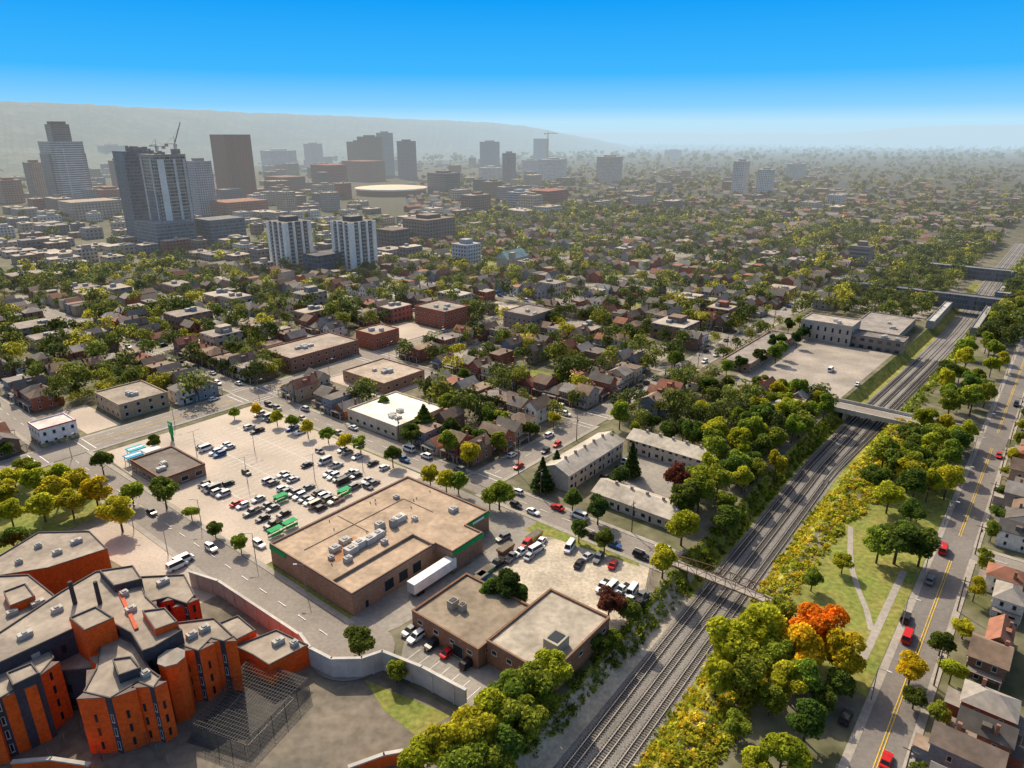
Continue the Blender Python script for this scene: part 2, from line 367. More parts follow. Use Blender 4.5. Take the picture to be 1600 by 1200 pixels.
def flat_building(name,label,cat,poly,h,col,wm='tbrick',rcol=(.3,.27,.24),par=.5,win=None,cap=None,group=None,units=0):
    poly=ccw(poly); cx=sum(p[0] for p in poly)/len(poly); cy=sum(p[1] for p in poly)/len(poly)
    r=empty(name,(cx,cy,0),label,cat,group)
    inn=offset(poly,.35); n=len(poly); w=MB()
    for i in range(n):
        p,q,pi,qi=poly[i],poly[(i+1)%n],inn[i],inn[(i+1)%n]
        w.face([(*p,-.3),(*q,-.3),(*q,h),(*p,h)]); w.face([(*p,h),(*q,h),(*qi,h),(*pi,h)]); w.face([(*pi,h),(*qi,h),(*qi,h-par),(*pi,h-par)])
    w.build('wall',M[wm],r,col)
    b=MB(); b.face([(*p,h-par) for p in inn]); b.build('roof',M['troof'],r,rcol)
    if cap:
        out=offset(poly,-.08); inn2=offset(poly,.02); b=MB(); hc=cap[1]
        for i in range(n):
            p,q,pi,qi=out[i],out[(i+1)%n],inn2[i],inn2[(i+1)%n]
            b.face([(*p,h-hc),(*q,h-hc),(*q,h+.06),(*p,h+.06)]); b.face([(*p,h+.06),(*q,h+.06),(*qi,h+.06),(*pi,h+.06)]); b.face([(*qi,h-hc),(*q,h-hc),(*p,h-hc),(*pi,h-hc)])
        b.build('fascia',M['tint'],r,cap[0])
    if win:
        w_,h_,spc,z0,fh,fl=win
        for i in range(n):
            p,q=Vector(poly[i]),Vector(poly[(i+1)%n]); e=q-p; L=e.length
            if L<3: continue
            e/=L; nx,ny=e.y,-e.x
            if ny>.3: continue
            m=int(L/spc)
            for j in range(m):
                c=p+e*((j+.5)*L/m); ang=math.atan2(nx,-ny)
                for f in range(fl): window(r,c.x,c.y,z0+f*fh,ang,w_,h_)
    for u in range(units):
        i=random.random(); j=random.random()
        x=cx+(poly[0][0]-cx)*(.6*i)+(poly[1][0]-cx)*(.5*(j-.5)); y=cy+(poly[0][1]-cy)*(.6*i)+(poly[1][1]-cy)*(.5*(j-.5))
        b=MB(); hh=random.uniform(.9,1.6); b.obox(x,y,h-par,h-par+hh,random.uniform(1.6,3),random.uniform(1.4,2.2),GA); b.obox(x,y,h-par+hh,h-par+hh+.15,1.1,1.1,GA); b.build('roof_unit',M['tint'],r,(.5,.48,.44))
    return r
BRK=(.25,.13,.08)
sp_=[(80,-145),(128,-145),(128,-112),(118.5,-112),(118.5,-106),(107,-106),(107,-112),(80,-112)]
store=flat_building('supermarket','huge flat tan roofed store with green trim beside the parking lot','store',[W(*p) for p in sp_],6.2,(.30,.175,.115),rcol=(.385,.285,.20),par=.45,cap=((.12,.10,.08),.35))
b=MB()
for (a0,a1,b0,b1) in ((119,128.14,-111.9,-111.75),(128.12,128.26,-145,-111.9),(107,118.6,-105.92,-105.78),(118.62,118.76,-112,-105.9)):
    b.prism(rect(a0,a1,b0,b1),4.7,5.85)
b.build('green_sign_band',M['tint'],store,(.01,.33,.08))
b=MB(); b.prism(rect(79.78,79.92,-145,-138),4.6,5.85); b.build('green_sign_band',M['tint'],store,(.01,.33,.08))
b=MB(); b.prism(rect(121,125.5,-111.74,-111.68),5.0,5.6); b.build('sign_lettering',M['white'],store)
b=MB(); b.prism(rect(80.5,106,-119.5,-119.2),5.75,6.5); b.prism(rect(105.8,106.1,-119.5,-112),5.75,6.5); b.build('roof_parapet',M['troof'],store,(.25,.18,.13))
random.seed(3)
for (a,bb,l,w,h,c) in [(91,-126,3.2,2.2,1.6,.5),(94,-126.5,3.2,2.2,1.7,.52),(97,-126,3,2.2,1.6,.48),(100,-126.3,3,2,1.5,.5),(89,-130,2.4,2,1.2,.42),(93,-131,2.6,2,1.1,.4),(103,-129,2.2,1.8,1.9,.42),(106,-127,1.6,1.6,2.2,.3),(109,-128,3.4,2.2,1.5,.55),(88,-123.5,2,1.5,1.3,.4),(112,-125,1.3,1.3,1,.5),(117,-138,1.4,1.4,.9,.45),(122,-120,2.2,1.8,1.2,.4),(86,-127.5,1.2,1.2,.9,.35),(99,-122.6,1.6,1.3,1.1,.4)]:
    x,y=W(a,bb); b=MB(); b.obox(x,y,5.76,5.76+h,l,w,GA); b.obox(x,y,5.76+h,5.95+h,l*.4,w*.55,GA,1)
    if l>2.1: b.obox(*W(a+l*.62,bb),5.76,5.76+h*.5,l*.3,w*.5,GA,1)
    b.build('roof_unit',[M['tint'],M['pole']],store,(c,c*.96,c*.9))
for i in range(14):
    x,y=W(random.uniform(84,126),random.uniform(-143,-122)); b=MB(); b.tube((x,y,5.75),(x,y,6.35),.16,n=8); b.build('roof_vent',M['tint'],store,(.35,.33,.3))
b=MB()
for a0,b0,a1,b1 in ((84,-136,118,-136),(118,-136,118,-124),(100,-143,100,-130)):
    p,q=W(a0,b0),W(a1,b1); b.tube((*p,5.85),(*q,5.85),.09)
b.build('roof_pipe',M['tint'],store,(.2,.16,.13))
b=MB()
for i in range(5):
    x,y=W(86+i*2.2+random.uniform(-1,1),-127.5+random.uniform(-3,1)); r_=random.uniform(1,2.2); b.face([(x+r_*math.cos(t*.7)*random.uniform(.7,1.2),y+r_*math.sin(t*.7)*random.uniform(.7,1.2),5.756+i*.003) for t in range(9)])
b.build('roof_stain',M['troof'],store,(.4,.2,.10))
for i in range(3):
    p=W(91+i*4.6,-111.97); window(store,p[0],p[1],1.1,GA,3,3,False,'loading_door')
p=W(84,-111.97); window(store,p[0],p[1],.1,GA,1.1,2.1,False,'door')
wh=flat_building('warehouse','brown brick warehouse with two flat roofs beside the railway','warehouse',rect(85.5,103.5,-98,-78.2),5.2,BRK,rcol=(.25,.20,.145),win=(1.5,1.1,4.5,2.6,3,1),cap=((.24,.15,.10),.3))
wh2=flat_building('warehouse','near brown brick warehouse section with a pale grey flat roof','warehouse',rect(88,110.5,-78,-62),6.0,BRK,rcol=(.37,.32,.255),win=(1.4,1.1,4,3.2,3,1),cap=((.29,.19,.13),.3))
for a,bb,l,w,h,rt in ((96,-66,4.2,3.6,2.4,wh2),(92.5,-92,2.2,1.7,1.2,wh),(93,-89.6,1.5,1.3,1,wh)):
    b=MB(); x,y=W(a,bb); b.obox(x,y,4.7,5.5+h,l,w,GA); b.obox(x,y,5.5+h,5.62+h,l*.7,w*.7,GA,1); b.build('roof_unit',[M['tint'],M['glass']],rt,(.36,.31,.25))
p=W(85.42,-84); window(wh,p[0],p[1],.1,math.atan2(-gc,gs),3,3,False,'loading_door')
def fb(n,l,c,r,h,col,**k): return flat_building(n,l,c,rect(*r),h,col,**k)
fb('restaurant','low brown flat roofed building inside the store parking lot','building',(81,95,-228,-206),4.2,(.24,.15,.1),rcol=(.17,.14,.12),win=(2.4,1.6,3.6,.9,3,1),units=3,cap=((.16,.07,.05),.6))
fb('workshop','two storey beige brick workshop left of the main street','building',(98,117,-299,-276),6.5,(.40,.30,.2),rcol=(.3,.25,.2),win=(1.4,1.6,4,1,3,2),units=3)
ws=fb('corner_shop','white two storey corner shop with red trim at far left','shop',(69,81,-282,-271),7.2,(.68,.64,.6),wm='tint',rcol=(.6,.5,.46),win=(1.1,1.5,2.6,1,3.2,2),cap=((.5,.12,.09),.5))
b=MB(); b.prism(rect(68.85,68.99,-282,-271),.1,1.6); b.prism(rect(69,81,-270.95,-270.8),.1,1.7); b.build('painted_base',mat('mural',(.1,.12,.2),.8,.5,.9,col2=(.5,.4,.1),c2scale=.8),ws)
fb('brick_block','long brown brick block with flat roof beyond the main street','building',(174,214,-298,-274),7,(.28,.14,.09),rcol=(.33,.27,.22),win=(1.3,1.6,4,1,3.1,2),units=4)
fb('brick_block','square red brick block on the main street corner','building',(222,239,-286,-271),8.5,(.36,.12,.065),rcol=(.36,.3,.25),win=(1.1,1.6,3,1,3.4,2),units=2)
fb('brick_block','three storey dark red brick block beside the pale lot','building',(274,294.5,-296,-271),10.5,(.31,.105,.06),rcol=(.28,.24,.2),win=(1.1,1.6,3.3,1,3.2,3),units=3)
fb('hall','long low hall with a bright white flat roof','building',(153,178,-206,-178),5.5,(.54,.45,.34),rcol=(.8,.73,.62),win=(1.6,1.4,4,1.2,3,1),units=4)
fb('low_warehouse','low brown warehouse with a wide tan roof','building',(182,206,-246,-218),5,(.34,.21,.14),rcol=(.40,.32,.25),win=(1.6,1.2,4.5,1.6,3,1),units=4)
fb('apartment_block','grey four storey block near the inner street','building',(296,318,-246,-226),11,(.3,.22,.17),rcol=(.26,.22,.19),win=(1.2,1.5,3.2,1,2.8,3),units=2)
fb('brick_house_block','tan brick corner block near the road bridge','building',(258,272,-86,-70),6.5,(.4,.27,.17),rcol=(.4,.32,.25),win=(1.1,1.5,3,1,3,2),units=2)
def townrow(a0,a1,b0,b1,h,along,label,n,rc):
    r=empty('townhouse_row',(*W((a0+a1)/2,(b0+b1)/2),0),label,'townhouses')
    w=MB(); w.prism(rect(a0,a1,b0,b1),-.2,h); w.build('wall',M['tbrick'],r,(.55,.45,.35))
    rf=MB()
    if along=='a':
        m=(b0+b1)/2; e=.5
        A=[(*W(a0-e,b0-e),h-.1),(*W(a1+e,b0-e),h-.1),(*W(a1+e,m),h+2.2),(*W(a0-e,m),h+2.2)]; B=[(*W(a0-e,b1+e),h-.1),(*W(a1+e,b1+e),h-.1),(*W(a1+e,m),h+2.2),(*W(a0-e,m),h+2.2)]
        T=[[(*W(x,b0),h),(*W(x,b1),h),(*W(x,m),h+2.1)] for x in(a0,a1)]
    else:
        m=(a0+a1)/2; e=.5
        A=[(*W(a0-e,b0-e),h-.1),(*W(a0-e,b1+e),h-.1),(*W(m,b1+e),h+2.2),(*W(m,b0-e),h+2.2)]; B=[(*W(a1+e,b0-e),h-.1),(*W(a1+e,b1+e),h-.1),(*W(m,b1+e),h+2.2),(*W(m,b0-e),h+2.2)]
        T=[[(*W(a0,x),h),(*W(a1,x),h),(*W(m,x),h+2.1)] for x in(b0,b1)]
    for q in (A,B):
        rf.face(q); rf.face([(x,y,z-.18) for x,y,z in q])
        for i in range(4): p,s_=q[i],q[(i+1)%4]; rf.face([p,s_,(s_[0],s_[1],s_[2]-.18),(p[0],p[1],p[2]-.18)])
    rf.build('roof',M['troof'],r,rc)
    gb=MB(); [gb.face(t) for t in T]; gb.build('gable',M['tbrick'],r,(.55,.45,.35))
    L=(a1-a0) if along=='a' else (b1-b0)
    for i in range(n):
        t=(i+.5)/n
        if along=='a':
            p=W(a0+L*t,b1+.03); ang=GA; q=W(a0+L*(i+1)/n,(b0+b1)/2)
        else:
            p=W(a0-.03,b0+L*t); ang=math.atan2(-gc,gs); q=W((a0+a1)/2,b0+L*(i+1)/n)
        e=(math.cos(ang),math.sin(ang))
        for z in ((.9,3.6) if h>4 else (.9,)):
            window(r,p[0]+e[0]*-1,p[1]+e[1]*-1,z,ang,1.5,1.3)
        if h>4: window(r,p[0]+e[0]*1.2,p[1]+e[1]*1.2,3.6,ang,1,1.2)
        window(r,p[0]+e[0]*1.2,p[1]+e[1]*1.2,.1,ang,.95,2.1,True,'door')
        if i<n-1:
            ch=MB(); ch.obox(q[0],q[1],h+1.2,h+3,.6,.8,GA); ch.build('chimney',M['tbrick'],r,(.4,.3,.24))
    return r
townrow(160,193,-117,-107,6,'a','pale two storey townhouse row with grey roofs near the inner street',6,(.42,.37,.31))
townrow(160,170,-98,-72,3.6,'b','low pale townhouse row nearest the footbridge street',5,(.46,.4,.33))
townrow(198,207,-108,-78,5,'b','rear pale townhouse row before the tall rail side trees',6,(.48,.42,.34))
# station
flat_building('railway_station','grey beige stone railway station hall at the car park end','station',rect(384,402,-108,-82),11,(.42,.35,.28),win=(1.3,2.6,3.4,1.3,4.6,2),cap=((.46,.39,.31),.7),rcol=(.38,.33,.28),units=2)
flat_building('station_wing','long low glazed station wing reaching the tracks','station',rect(386,398,-81.8,-57.5),6.5,(.26,.2,.165),wm='f_low',rcol=(.2,.18,.165),cap=((.2,.19,.18),.5),units=3)
flat_building('station_wing','rear station wing running beside the platforms','station',rect(403,450,-88,-63),5.5,(.31,.27,.23),wm='f_low',rcol=(.28,.25,.225),units=3)
flat_building('station_shed','long low brown station outbuilding with grey roof at the car park edge','station',rect(308,374,-120,-106.5),4.6,(.3,.2,.14),rcol=(.26,.23,.205),win=(1.6,1.4,4,1,3,1))
flat_building('platform_bridge','dark enclosed bridge crossing the station tracks','bridge',rect(520,529,-118,-20),8.5,(.14,.14,.15),wm='f_glass',rcol=(.14,.14,.15))
flat_building('platform_bridge','further dark bridge across the station tracks','bridge',rect(640,650,-90,-12),8.5,(.16,.16,.17),wm='f_glass',rcol=(.2,.2,.2))
flat_building('platform_canopy','long grey platform canopy beside the far tracks','canopy',rect(450,600,-36,-32.5),4.5,(.2,.2,.2),wm='tint',rcol=(.3,.29,.28))
flat_building('platform_canopy','long pale platform canopy left of the far tracks','canopy',rect(452,515,-58,-54),4.5,(.3,.3,.3),wm='tint',rcol=(.45,.43,.4))
flat_building('station_tower','small grey lift tower at the platform bridge','building',rect(531,539,-34,-26),11,(.2,.2,.21),wm='f_glass')
# ------------------------------------------------------------------ prison
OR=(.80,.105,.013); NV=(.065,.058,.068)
jail=empty('prison',(*W(40,-130),0),'sprawling orange brick prison with grey zigzag roofs at lower left','prison')
def jw(px,h,col=OR,fins=True,win=True,rc=(.31,.26,.21),pitch=4.4):
    poly=ccw([G(x,y,h) for x,y in px]); inn=offset(poly,.22); n=len(poly); w=MB(); c=MB()
    for i in range(n):
        p,q,pi,qi=poly[i],poly[(i+1)%n],inn[i],inn[(i+1)%n]
        w.face([(*p,-.2),(*q,-.2),(*q,h),(*p,h)])
        c.face([(*p,h),(*q,h),(*q,h+.22),(*p,h+.22)]); c.face([(*p,h+.22),(*q,h+.22),(*qi,h+.22),(*pi,h+.22)]); c.face([(*pi,h+.22),(*qi,h+.22),(*qi,h-.1),(*pi,h-.1)])
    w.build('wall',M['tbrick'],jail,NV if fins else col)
    c.build('parapet',M['tint'],jail,(.10,.085,.08))
    b=MB(); b.face([(*p,h-.1) for p in inn]); b.build('roof',M['troof'],jail,rc)
    for i in range(n):
        p,q=Vector(poly[i]),Vector(poly[(i+1)%n]); e=q-p; L=e.length
        if L<1.6: continue
        e/=L; nx,ny=e.y,-e.x; nn=Vector((nx,ny))
        if ny>.45 or not infr(p.x,p.y,150,h/2): continue
        m=max(1,round(L/pitch)); pit=L/m; ang=math.atan2(nx,-ny)
        for j in range(m):
            if fins:
                A=p+e*(j*pit+.1); B_=p+e*((j+1)*pit-(1.0 if pit>2.6 else .2)); Cc=(B_ if nx>=0 else A)+nn*1.5
                top=h-.12-(j%2)*.6
                b=MB(); b.prism([(v.x,v.y) for v in (A-nn*.05,B_-nn*.05,Cc)],-.2,top); b.build('fin',M['tbrick'],jail,tuple(x*random.uniform(.92,1.06) for x in col))
                b=MB(); b.prism([(v.x,v.y) for v in (A-nn*.05,B_-nn*.05,Cc+nn*.06)],top+.003,top+.18); b.build('fin_cap',M['tint'],jail,(.16,.12,.1))
                if win and h>7 and pit>2.6:
                    cc=p+e*((j+1)*pit-.46)
                    for f in range(int(h//3.2)): window(jail,cc.x,cc.y,1.0+f*3.1,ang,.6,1.8,True)
                    S0,S1=(A,Cc) if nx>=0 else (Cc,B_)
                    d=(S1-S0).normalized(); sn=Vector((d.y,-d.x)); wa=math.atan2(sn.x,-sn.y); cc=S0+d*((S1-S0).length*.5)+sn*.01
                    if j%2==0:
                        for f in range(int(h//3.2)): window(jail,cc.x,cc.y,1.0+f*3.1,wa,.45,1.7,None)
            elif win and h>7:
                cc=p+e*((j+.5)*pit)
                for f in range(int(h//3.2)): window(jail,cc.x,cc.y,1.2+f*3.2,ang,.8,1.8,None)
random.seed(14)
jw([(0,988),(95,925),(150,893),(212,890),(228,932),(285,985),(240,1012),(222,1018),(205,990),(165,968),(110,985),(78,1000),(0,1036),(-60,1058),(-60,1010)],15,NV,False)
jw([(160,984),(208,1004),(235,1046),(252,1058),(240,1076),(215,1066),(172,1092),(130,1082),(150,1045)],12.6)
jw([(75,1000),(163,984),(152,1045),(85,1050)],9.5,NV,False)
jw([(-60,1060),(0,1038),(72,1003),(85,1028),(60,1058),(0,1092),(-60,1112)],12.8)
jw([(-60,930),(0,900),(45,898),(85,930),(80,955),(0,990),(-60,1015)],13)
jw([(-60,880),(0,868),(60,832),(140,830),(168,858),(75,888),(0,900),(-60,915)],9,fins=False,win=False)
jw([(205,902),(288,898),(305,930),(292,944),(262,934),(230,942)],13,(.85,.045,.012),pitch=2.5)
jw([(262,975),(335,966),(366,995),(350,1003),(330,998),(310,1018),(285,1010),(265,1030),(235,1020)],12.2)
jw([(366,1010),(432,984),(482,1008),(420,1040),(395,1024)],5,fins=False)
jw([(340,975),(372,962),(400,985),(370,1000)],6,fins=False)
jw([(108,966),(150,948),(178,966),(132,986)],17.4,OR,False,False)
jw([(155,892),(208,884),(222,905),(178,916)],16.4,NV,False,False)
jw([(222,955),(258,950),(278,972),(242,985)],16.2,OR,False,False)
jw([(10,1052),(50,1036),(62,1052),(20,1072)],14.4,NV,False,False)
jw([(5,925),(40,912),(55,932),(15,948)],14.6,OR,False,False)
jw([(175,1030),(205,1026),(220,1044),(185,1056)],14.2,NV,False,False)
for px,py,h,rr in ((268,1028,13.2,2.4),):
    x,y=G(px,py,h); b=MB(); b.prism([(x+rr*math.cos(PI/4*i),y+rr*math.sin(PI/4*i)) for i in range(8)],-.2,h); b.build('stair_tower',M['tbrick'],jail,OR)
    b=MB(); b.prism([(x+(rr+.1)*math.cos(PI/4*i),y+(rr+.1)*math.sin(PI/4*i)) for i in range(8)],h+.01,h+.25); b.build('tower_cap',M['troof'],jail,(.3,.26,.22))
for px,py in ((118,945),(157,945)):
    x,y=G(px,py,14.6); b=MB(); b.tube((x,y,14.5),(x,y,20.2),.45,.4,10); b.build('flue',M['tint'],jail,(.04,.04,.045))
b=MB(); p,q=G(182,915,14.8),G(214,985,14.8); d=Vector((q[0]-p[0],q[1]-p[1])).normalized()*.35
b.hull8([(p[0]+d.y,p[1]-d.x,14.8),(q[0]+d.y,q[1]-d.x,14.8),(q[0]-d.y,q[1]+d.x,14.8),(p[0]-d.y,p[1]+d.x,14.8)],[(p[0]+d.y,p[1]-d.x,15.3),(q[0]+d.y,q[1]-d.x,15.3),(q[0]-d.y,q[1]+d.x,15.3),(p[0]-d.y,p[1]+d.x,15.3)])
b.build('roof_rib',M['tbrick'],jail,(.5,.12,.06))
for i,(px,py,h) in enumerate(((30,880,8.9),(90,865,8.9),(120,848,8.9),(60,855,8.9),(20,960,12.9),(60,945,12.9),(195,930,14.9),(205,955,14.9),(110,1020,9.4),(228,1056,12.5),(320,985,12.1),(435,1005,4.9),(55,1025,12.7),(300,995,12.1),(255,912,12.9),(460,1008,4.9),(90,955,14.9),(40,995,14.9))):
    x,y=G(px,py,h); b=MB(); b.obox(x,y,h-.05,h+1.0,1.4+i%3*.5,1.3,GA); b.obox(x,y,h+1.0,h+1.2,.8,.8,GA,1); b.build('roof_unit',[M['tint'],M['pole']],jail,(.42,.39,.35))
def wall_run(name,label,pts,h,th,m,col=None,z=-.2):
    cx,cy=pts[0]; r=empty(name,(cx,cy,0),label,'wall'); b=MB(); cp_=MB()
    for p,q in zip(pts,pts[1:]):
        p,q=Vector(p),Vector(q); c=(p+q)/2; L=(q-p).length; a=math.atan2(q.y-p.y,q.x-p.x)
        b.obox(c.x,c.y,z,h,L+th*.2,th,a)
        cp_.obox(c.x,c.y,h+.01,h+.3,L+th*.5,th+.24,a)
        n=int(L/4)
        for i in range(n):
            s_=p+(q-p)*((i+.5)/n); b.obox(s_.x,s_.y,z,h-.4,.4,th+.3,a)
    b.build('panel',M['tint'] if col else m,r,col); cp_.build('coping',M['conc'],r)
    return r
wall_run('security_wall','long greyish perimeter wall between the road and prison',[W(62,-152),W(64.5,-143),W(65.5,-112)],4.2,.4,M['conc'],(.46,.37,.33))
wall_run('security_wall','tall bent grey concrete wall around the turning circle',[W(65.5,-111.5),W(64.2,-106),W(65,-100),W(69,-95.3),W(73,-93.6)]+[W(75,-84),W(76,-73)],4.6,.45,M['conc'])
wall_run('brick_wall','low orange brick wall at the bottom edge of the prison yard',[G(545,1200,2.5),G(600,1180,2.5),G(645,1172,2.5)],2.6,.5,M['conc'],OR)
wall_run('brick_wall','low orange brick wall at the bottom left corner',[G(20,1192,2.5),G(80,1187,2.5),G(140,1196,2.5)],2.6,.5,M['conc'],OR)
wall_run('store_yard_wall','brown screen wall near the prison gate',[W(60,-150),W(56,-146),W(56,-139)],4.5,.4,M['conc'],(.2,.13,.1))
cg=empty('sports_cage',(*G(385,1120),0),'tall wire fence cage around the dark sports court','fence')
CP=[G(300,1155),G(392,1050),G(484,1082),G(385,1186)]
for i in range(4):
    p,q=Vector(CP[i]),Vector(CP[(i+1)%4]); L=(q-p).length; n=max(2,int(L/3)); net=MB()
    for j in range(n):
        s_=p+(q-p)*(j/n); b=MB(); b.tube((s_.x,s_.y,0),(s_.x,s_.y,3.7),.06); b.build('post',M['net'],cg)
    for z in [.2+.3*k for k in range(12)]: net.tube((p.x,p.y,z),(q.x,q.y,z),.035,n=3)
    for j in range(int(L/.32)):
        s_=p+(q-p)*(j*.32/L); net.tube((s_.x,s_.y,.1),(s_.x,s_.y,3.6),.03,n=3)
    net.build('mesh_panel',M['net'],cg)
net=MB()
for k in range(22):
    t=(k+.5)/22; p=Vector(CP[0]).lerp(Vector(CP[1]),t); q=Vector(CP[3]).lerp(Vector(CP[2]),t); net.tube((p.x,p.y,3.65),(q.x,q.y,3.65),.035,n=3)
    p=Vector(CP[0]).lerp(Vector(CP[3]),t); q=Vector(CP[1]).lerp(Vector(CP[2]),t); net.tube((p.x,p.y,3.66),(q.x,q.y,3.66),.035,n=3)
net.build('roof_net',M['net'],cg)
b=MB(); P=[Vector(x) for x in CP]; c=sum(P,Vector((0,0)))/4; Q=[c+(x-c)*.72 for x in P]
for i in range(4):
    p,q=Q[i],Q[(i+1)%4]; d=(q-p).normalized()*.06; b.face([(p.x+d.y,p.y-d.x,.06),(q.x+d.y,q.y-d.x,.06),(q.x-d.y,q.y+d.x,.06),(p.x-d.y,p.y+d.x,.06)])
struct(b.build('court_line',M['walk']),'pale painted line rectangle on the sports court','road marking')
def chain_fence(label,pts,h=2.2):
    r=empty('wire_fence',(*pts[0],0),label,'fence'); net=MB()
    for p,q in zip(pts,pts[1:]):
        p,q=Vector(p),Vector(q); L=(q-p).length; n=max(1,int(L/3))
        for j in range(n+1):
            s_=p+(q-p)*(j/n); b=MB(); b.tube((s_.x,s_.y,0),(s_.x,s_.y,h),.05); b.build('post',M['pole'],r)
        for z in (.2,.7,1.2,1.7,h): net.tube((p.x,p.y,z),(q.x,q.y,z),.025,n=3)
    net.build('wire',M['net'],r)
chain_fence('wire fence along the track side of the gravel yard',[W(111.5,-61),W(128,-62.5),W(141,-67)])
chain_fence('wire fence in front of the prison at bottom left',[G(80,1190),G(125,1140),G(160,1190),G(230,1165),G(265,1200)],3)
# ------------------------------------------------------------------ bridges
rb=empty('road_bridge',(*W(290,-49),0),'pale concrete road bridge over the railway cutting','bridge')
def bprism(n,a0,a1,b0,b1,z0,z1,m,root): b=MB(); b.prism(rect(a0,a1,b0,b1),z0,z1,bottom=True); return b.build(n,m,root)
bprism('deck',284.5,295.5,-70,-30,-.4,.32,M['conc'],rb); bprism('roadway',286,294,-69.9,-30.1,.33,.37,M['road'],rb)
for a in(284.3,295.3): bprism('parapet',a,a+.4,-88,-18,-.2,1.6,M['conc'],rb)
for bb in(-58.5,-43): bprism('pier',286,294,bb-.6,bb+.6,-4.2,-.41,M['conc'],rb)
for bb in(-64,-40.4): bprism('abutment',284.6,295.4,bb,bb+1.2,-4.2,-.42,M['conc'],rb)
fbz=.4
ft=empty('footbridge',(*W(146,-49),0),'narrow rusty steel truss footbridge over the tracks','footbridge')
bprism('deck',144.6,147.4,-65,-34,fbz-.4,fbz,M['walk'],ft)
for a in(144.4,147.4):
    b=MB(); N=12
    for i in range(N+1):
        bb=-64.5+30*i/N; hh=1.2+1.1*math.sin(PI*i/N); p=W(a+.1,bb); b.tube((*p,fbz-.3),(*p,fbz+hh),.08)
        if i<N:
            b2=-64.5+30*(i+1)/N; h2=1.2+1.1*math.sin(PI*(i+1)/N); q=W(a+.1,b2)
            b.tube((*p,fbz+hh),(*q,fbz+h2),.12); b.tube((*p,fbz-.2),(*q,fbz-.2),.12); b.tube((*p,fbz-.2) if i%2 else (*p,fbz+hh),(*q,fbz+h2) if i%2 else (*q,fbz-.2),.07)
    b.build('truss',M['rust'],ft)
for bb in(-59,-40): bprism('support',144.8,147.2,bb-.4,bb+.4,-4.2,fbz-.41,M['conc'],ft)
# ------------------------------------------------------------------ towers
def tower(xl,xr,yt,yb,col,style,label,r=1.0,pent=True,ptop=None,name='tower_block',cat='tower'):
    X,Y=G((xl+xr)/2,yb); d=Y*cp+H*sp; w=(xr-xl)*d/F; L=w/(gc+gs*r); Wd=L*r
    Yc=Y+(L*gs+Wd*gc)/2; X=X*Yc/Y
    v=(600-yt)/F; h=H+Y*(-sp+cp*v)/(cp+sp*v)
    rt=empty(name,(X,Yc,0),label,cat); b=MB(); b.obox(X,Yc,-.5,h,L,Wd,GA); b.build('wall',M[style],rt,col)
    rf=MB(); rf.obox(X,Yc,h+.01,h+.9,L+.5,Wd+.5,GA); rf.build('roof',M['troof'],rt,tuple(c*.8 for c in col))
    if pent:
        b=MB(); b.obox(X,Yc,h+.9,h+(4.5 if ptop is None else ptop),L*.5,Wd*.45,GA); b.build('penthouse',M['tint'],rt,tuple(c*.75 for c in col))
    a,bb=AB(X,Yc); occ(a-L/2-4,a+L/2+4,bb-Wd/2-4,bb+Wd/2+4)
    return rt,X,Yc,h,L,Wd
random.seed(50)
BR=(.19,.10,.075)
lm,X,Y,h,L,Wd=tower(82,148,222,322,(.50,.47,.45),'f_band','tallest banded grey tower with a dark cap at far left',1.0,False)
b=MB(); b.obox(X,Y,-.4,h*.82,L*1.12,Wd*.8,GA); b.build('side_wing',M['f_band'],lm,(.26,.24,.23))
b=MB(); b.obox(X,Y,-.4,h*.90,L*.8,Wd*1.1,GA); b.build('front_wing',M['f_band'],lm,(.62,.6,.58))
b=MB(); b.obox(X,Y,h+.95,h+26,L*.56,Wd*.5,GA); b.build('crown',M['f_band'],lm,(.2,.16,.15))
b=MB(); b.obox(X,Y,h+26.1,h+30,L*.42,Wd*.4,GA); b.build('cap',M['tint'],lm,(.12,.1,.1))
c1,X,Y,h,L,Wd=tower(203,258,238,378,(.15,.17,.21),'f_glass','dark glazed left tower of the unfinished pair',.9,False)
c2,X2,Y2,h2,L2,W2=tower(243,310,243,386,(.40,.37,.34),'f_open','unfinished concrete tower with open floors and white strip',.9,False)
for rt,x,y,hh,l,w in ((c1,X,Y,h,L,Wd),(c2,X2,Y2,h2,L2,W2)):
    for i in range(9):
        b=MB(); xx=x+random.uniform(-.4,.4)*l; yy=y+random.uniform(-.4,.4)*w; b.obox(xx,yy,hh+.9,hh+random.uniform(2.5,6),random.uniform(2,5),random.uniform(1,3),GA); b.build('formwork',M['tint'],rt,(.25,.22,.2))
e1=(gs,-gc)
for u,cl,wd in ((-.3,(.78,.75,.7),.2),(.12,(.62,.6,.56),.08),(.42,(.5,.48,.45),.08)):
    b=MB(); cxx,cyy=X2+e1[0]*(W2/2+.4)+gc*L2*u,Y2+e1[1]*(W2/2+.4)+gs*L2*u
    b.obox(cxx,cyy,0,h2*.96,L2*wd,.7,GA); b.build('hoist_strip',M['tint'],c2,cl)
for u in(-.35,.3):
    b=MB(); ex,ey=X2-gc*(L2/2+.4)+e1[0]*W2*u,Y2-gs*(L2/2+.4)+e1[1]*W2*u; b.obox(ex,ey,0,h2*.97,.7,W2*.1,GA); b.build('white_strip',M['tint'],c2,(.5,.48,.46))
b=MB(); ex,ey=X2-gc*(L2/2+.3),Y2-gs*(L2/2+.3); b.obox(ex,ey,0,h2*.6,.5,W2*.98,GA); b.build('glazed_skin',M['f_glass'],c2,(.16,.18,.21))
pod=tower(216,312,352,392,(.25,.26,.28),'f_glass','glazed podium under the unfinished tower pair',1.2,False)
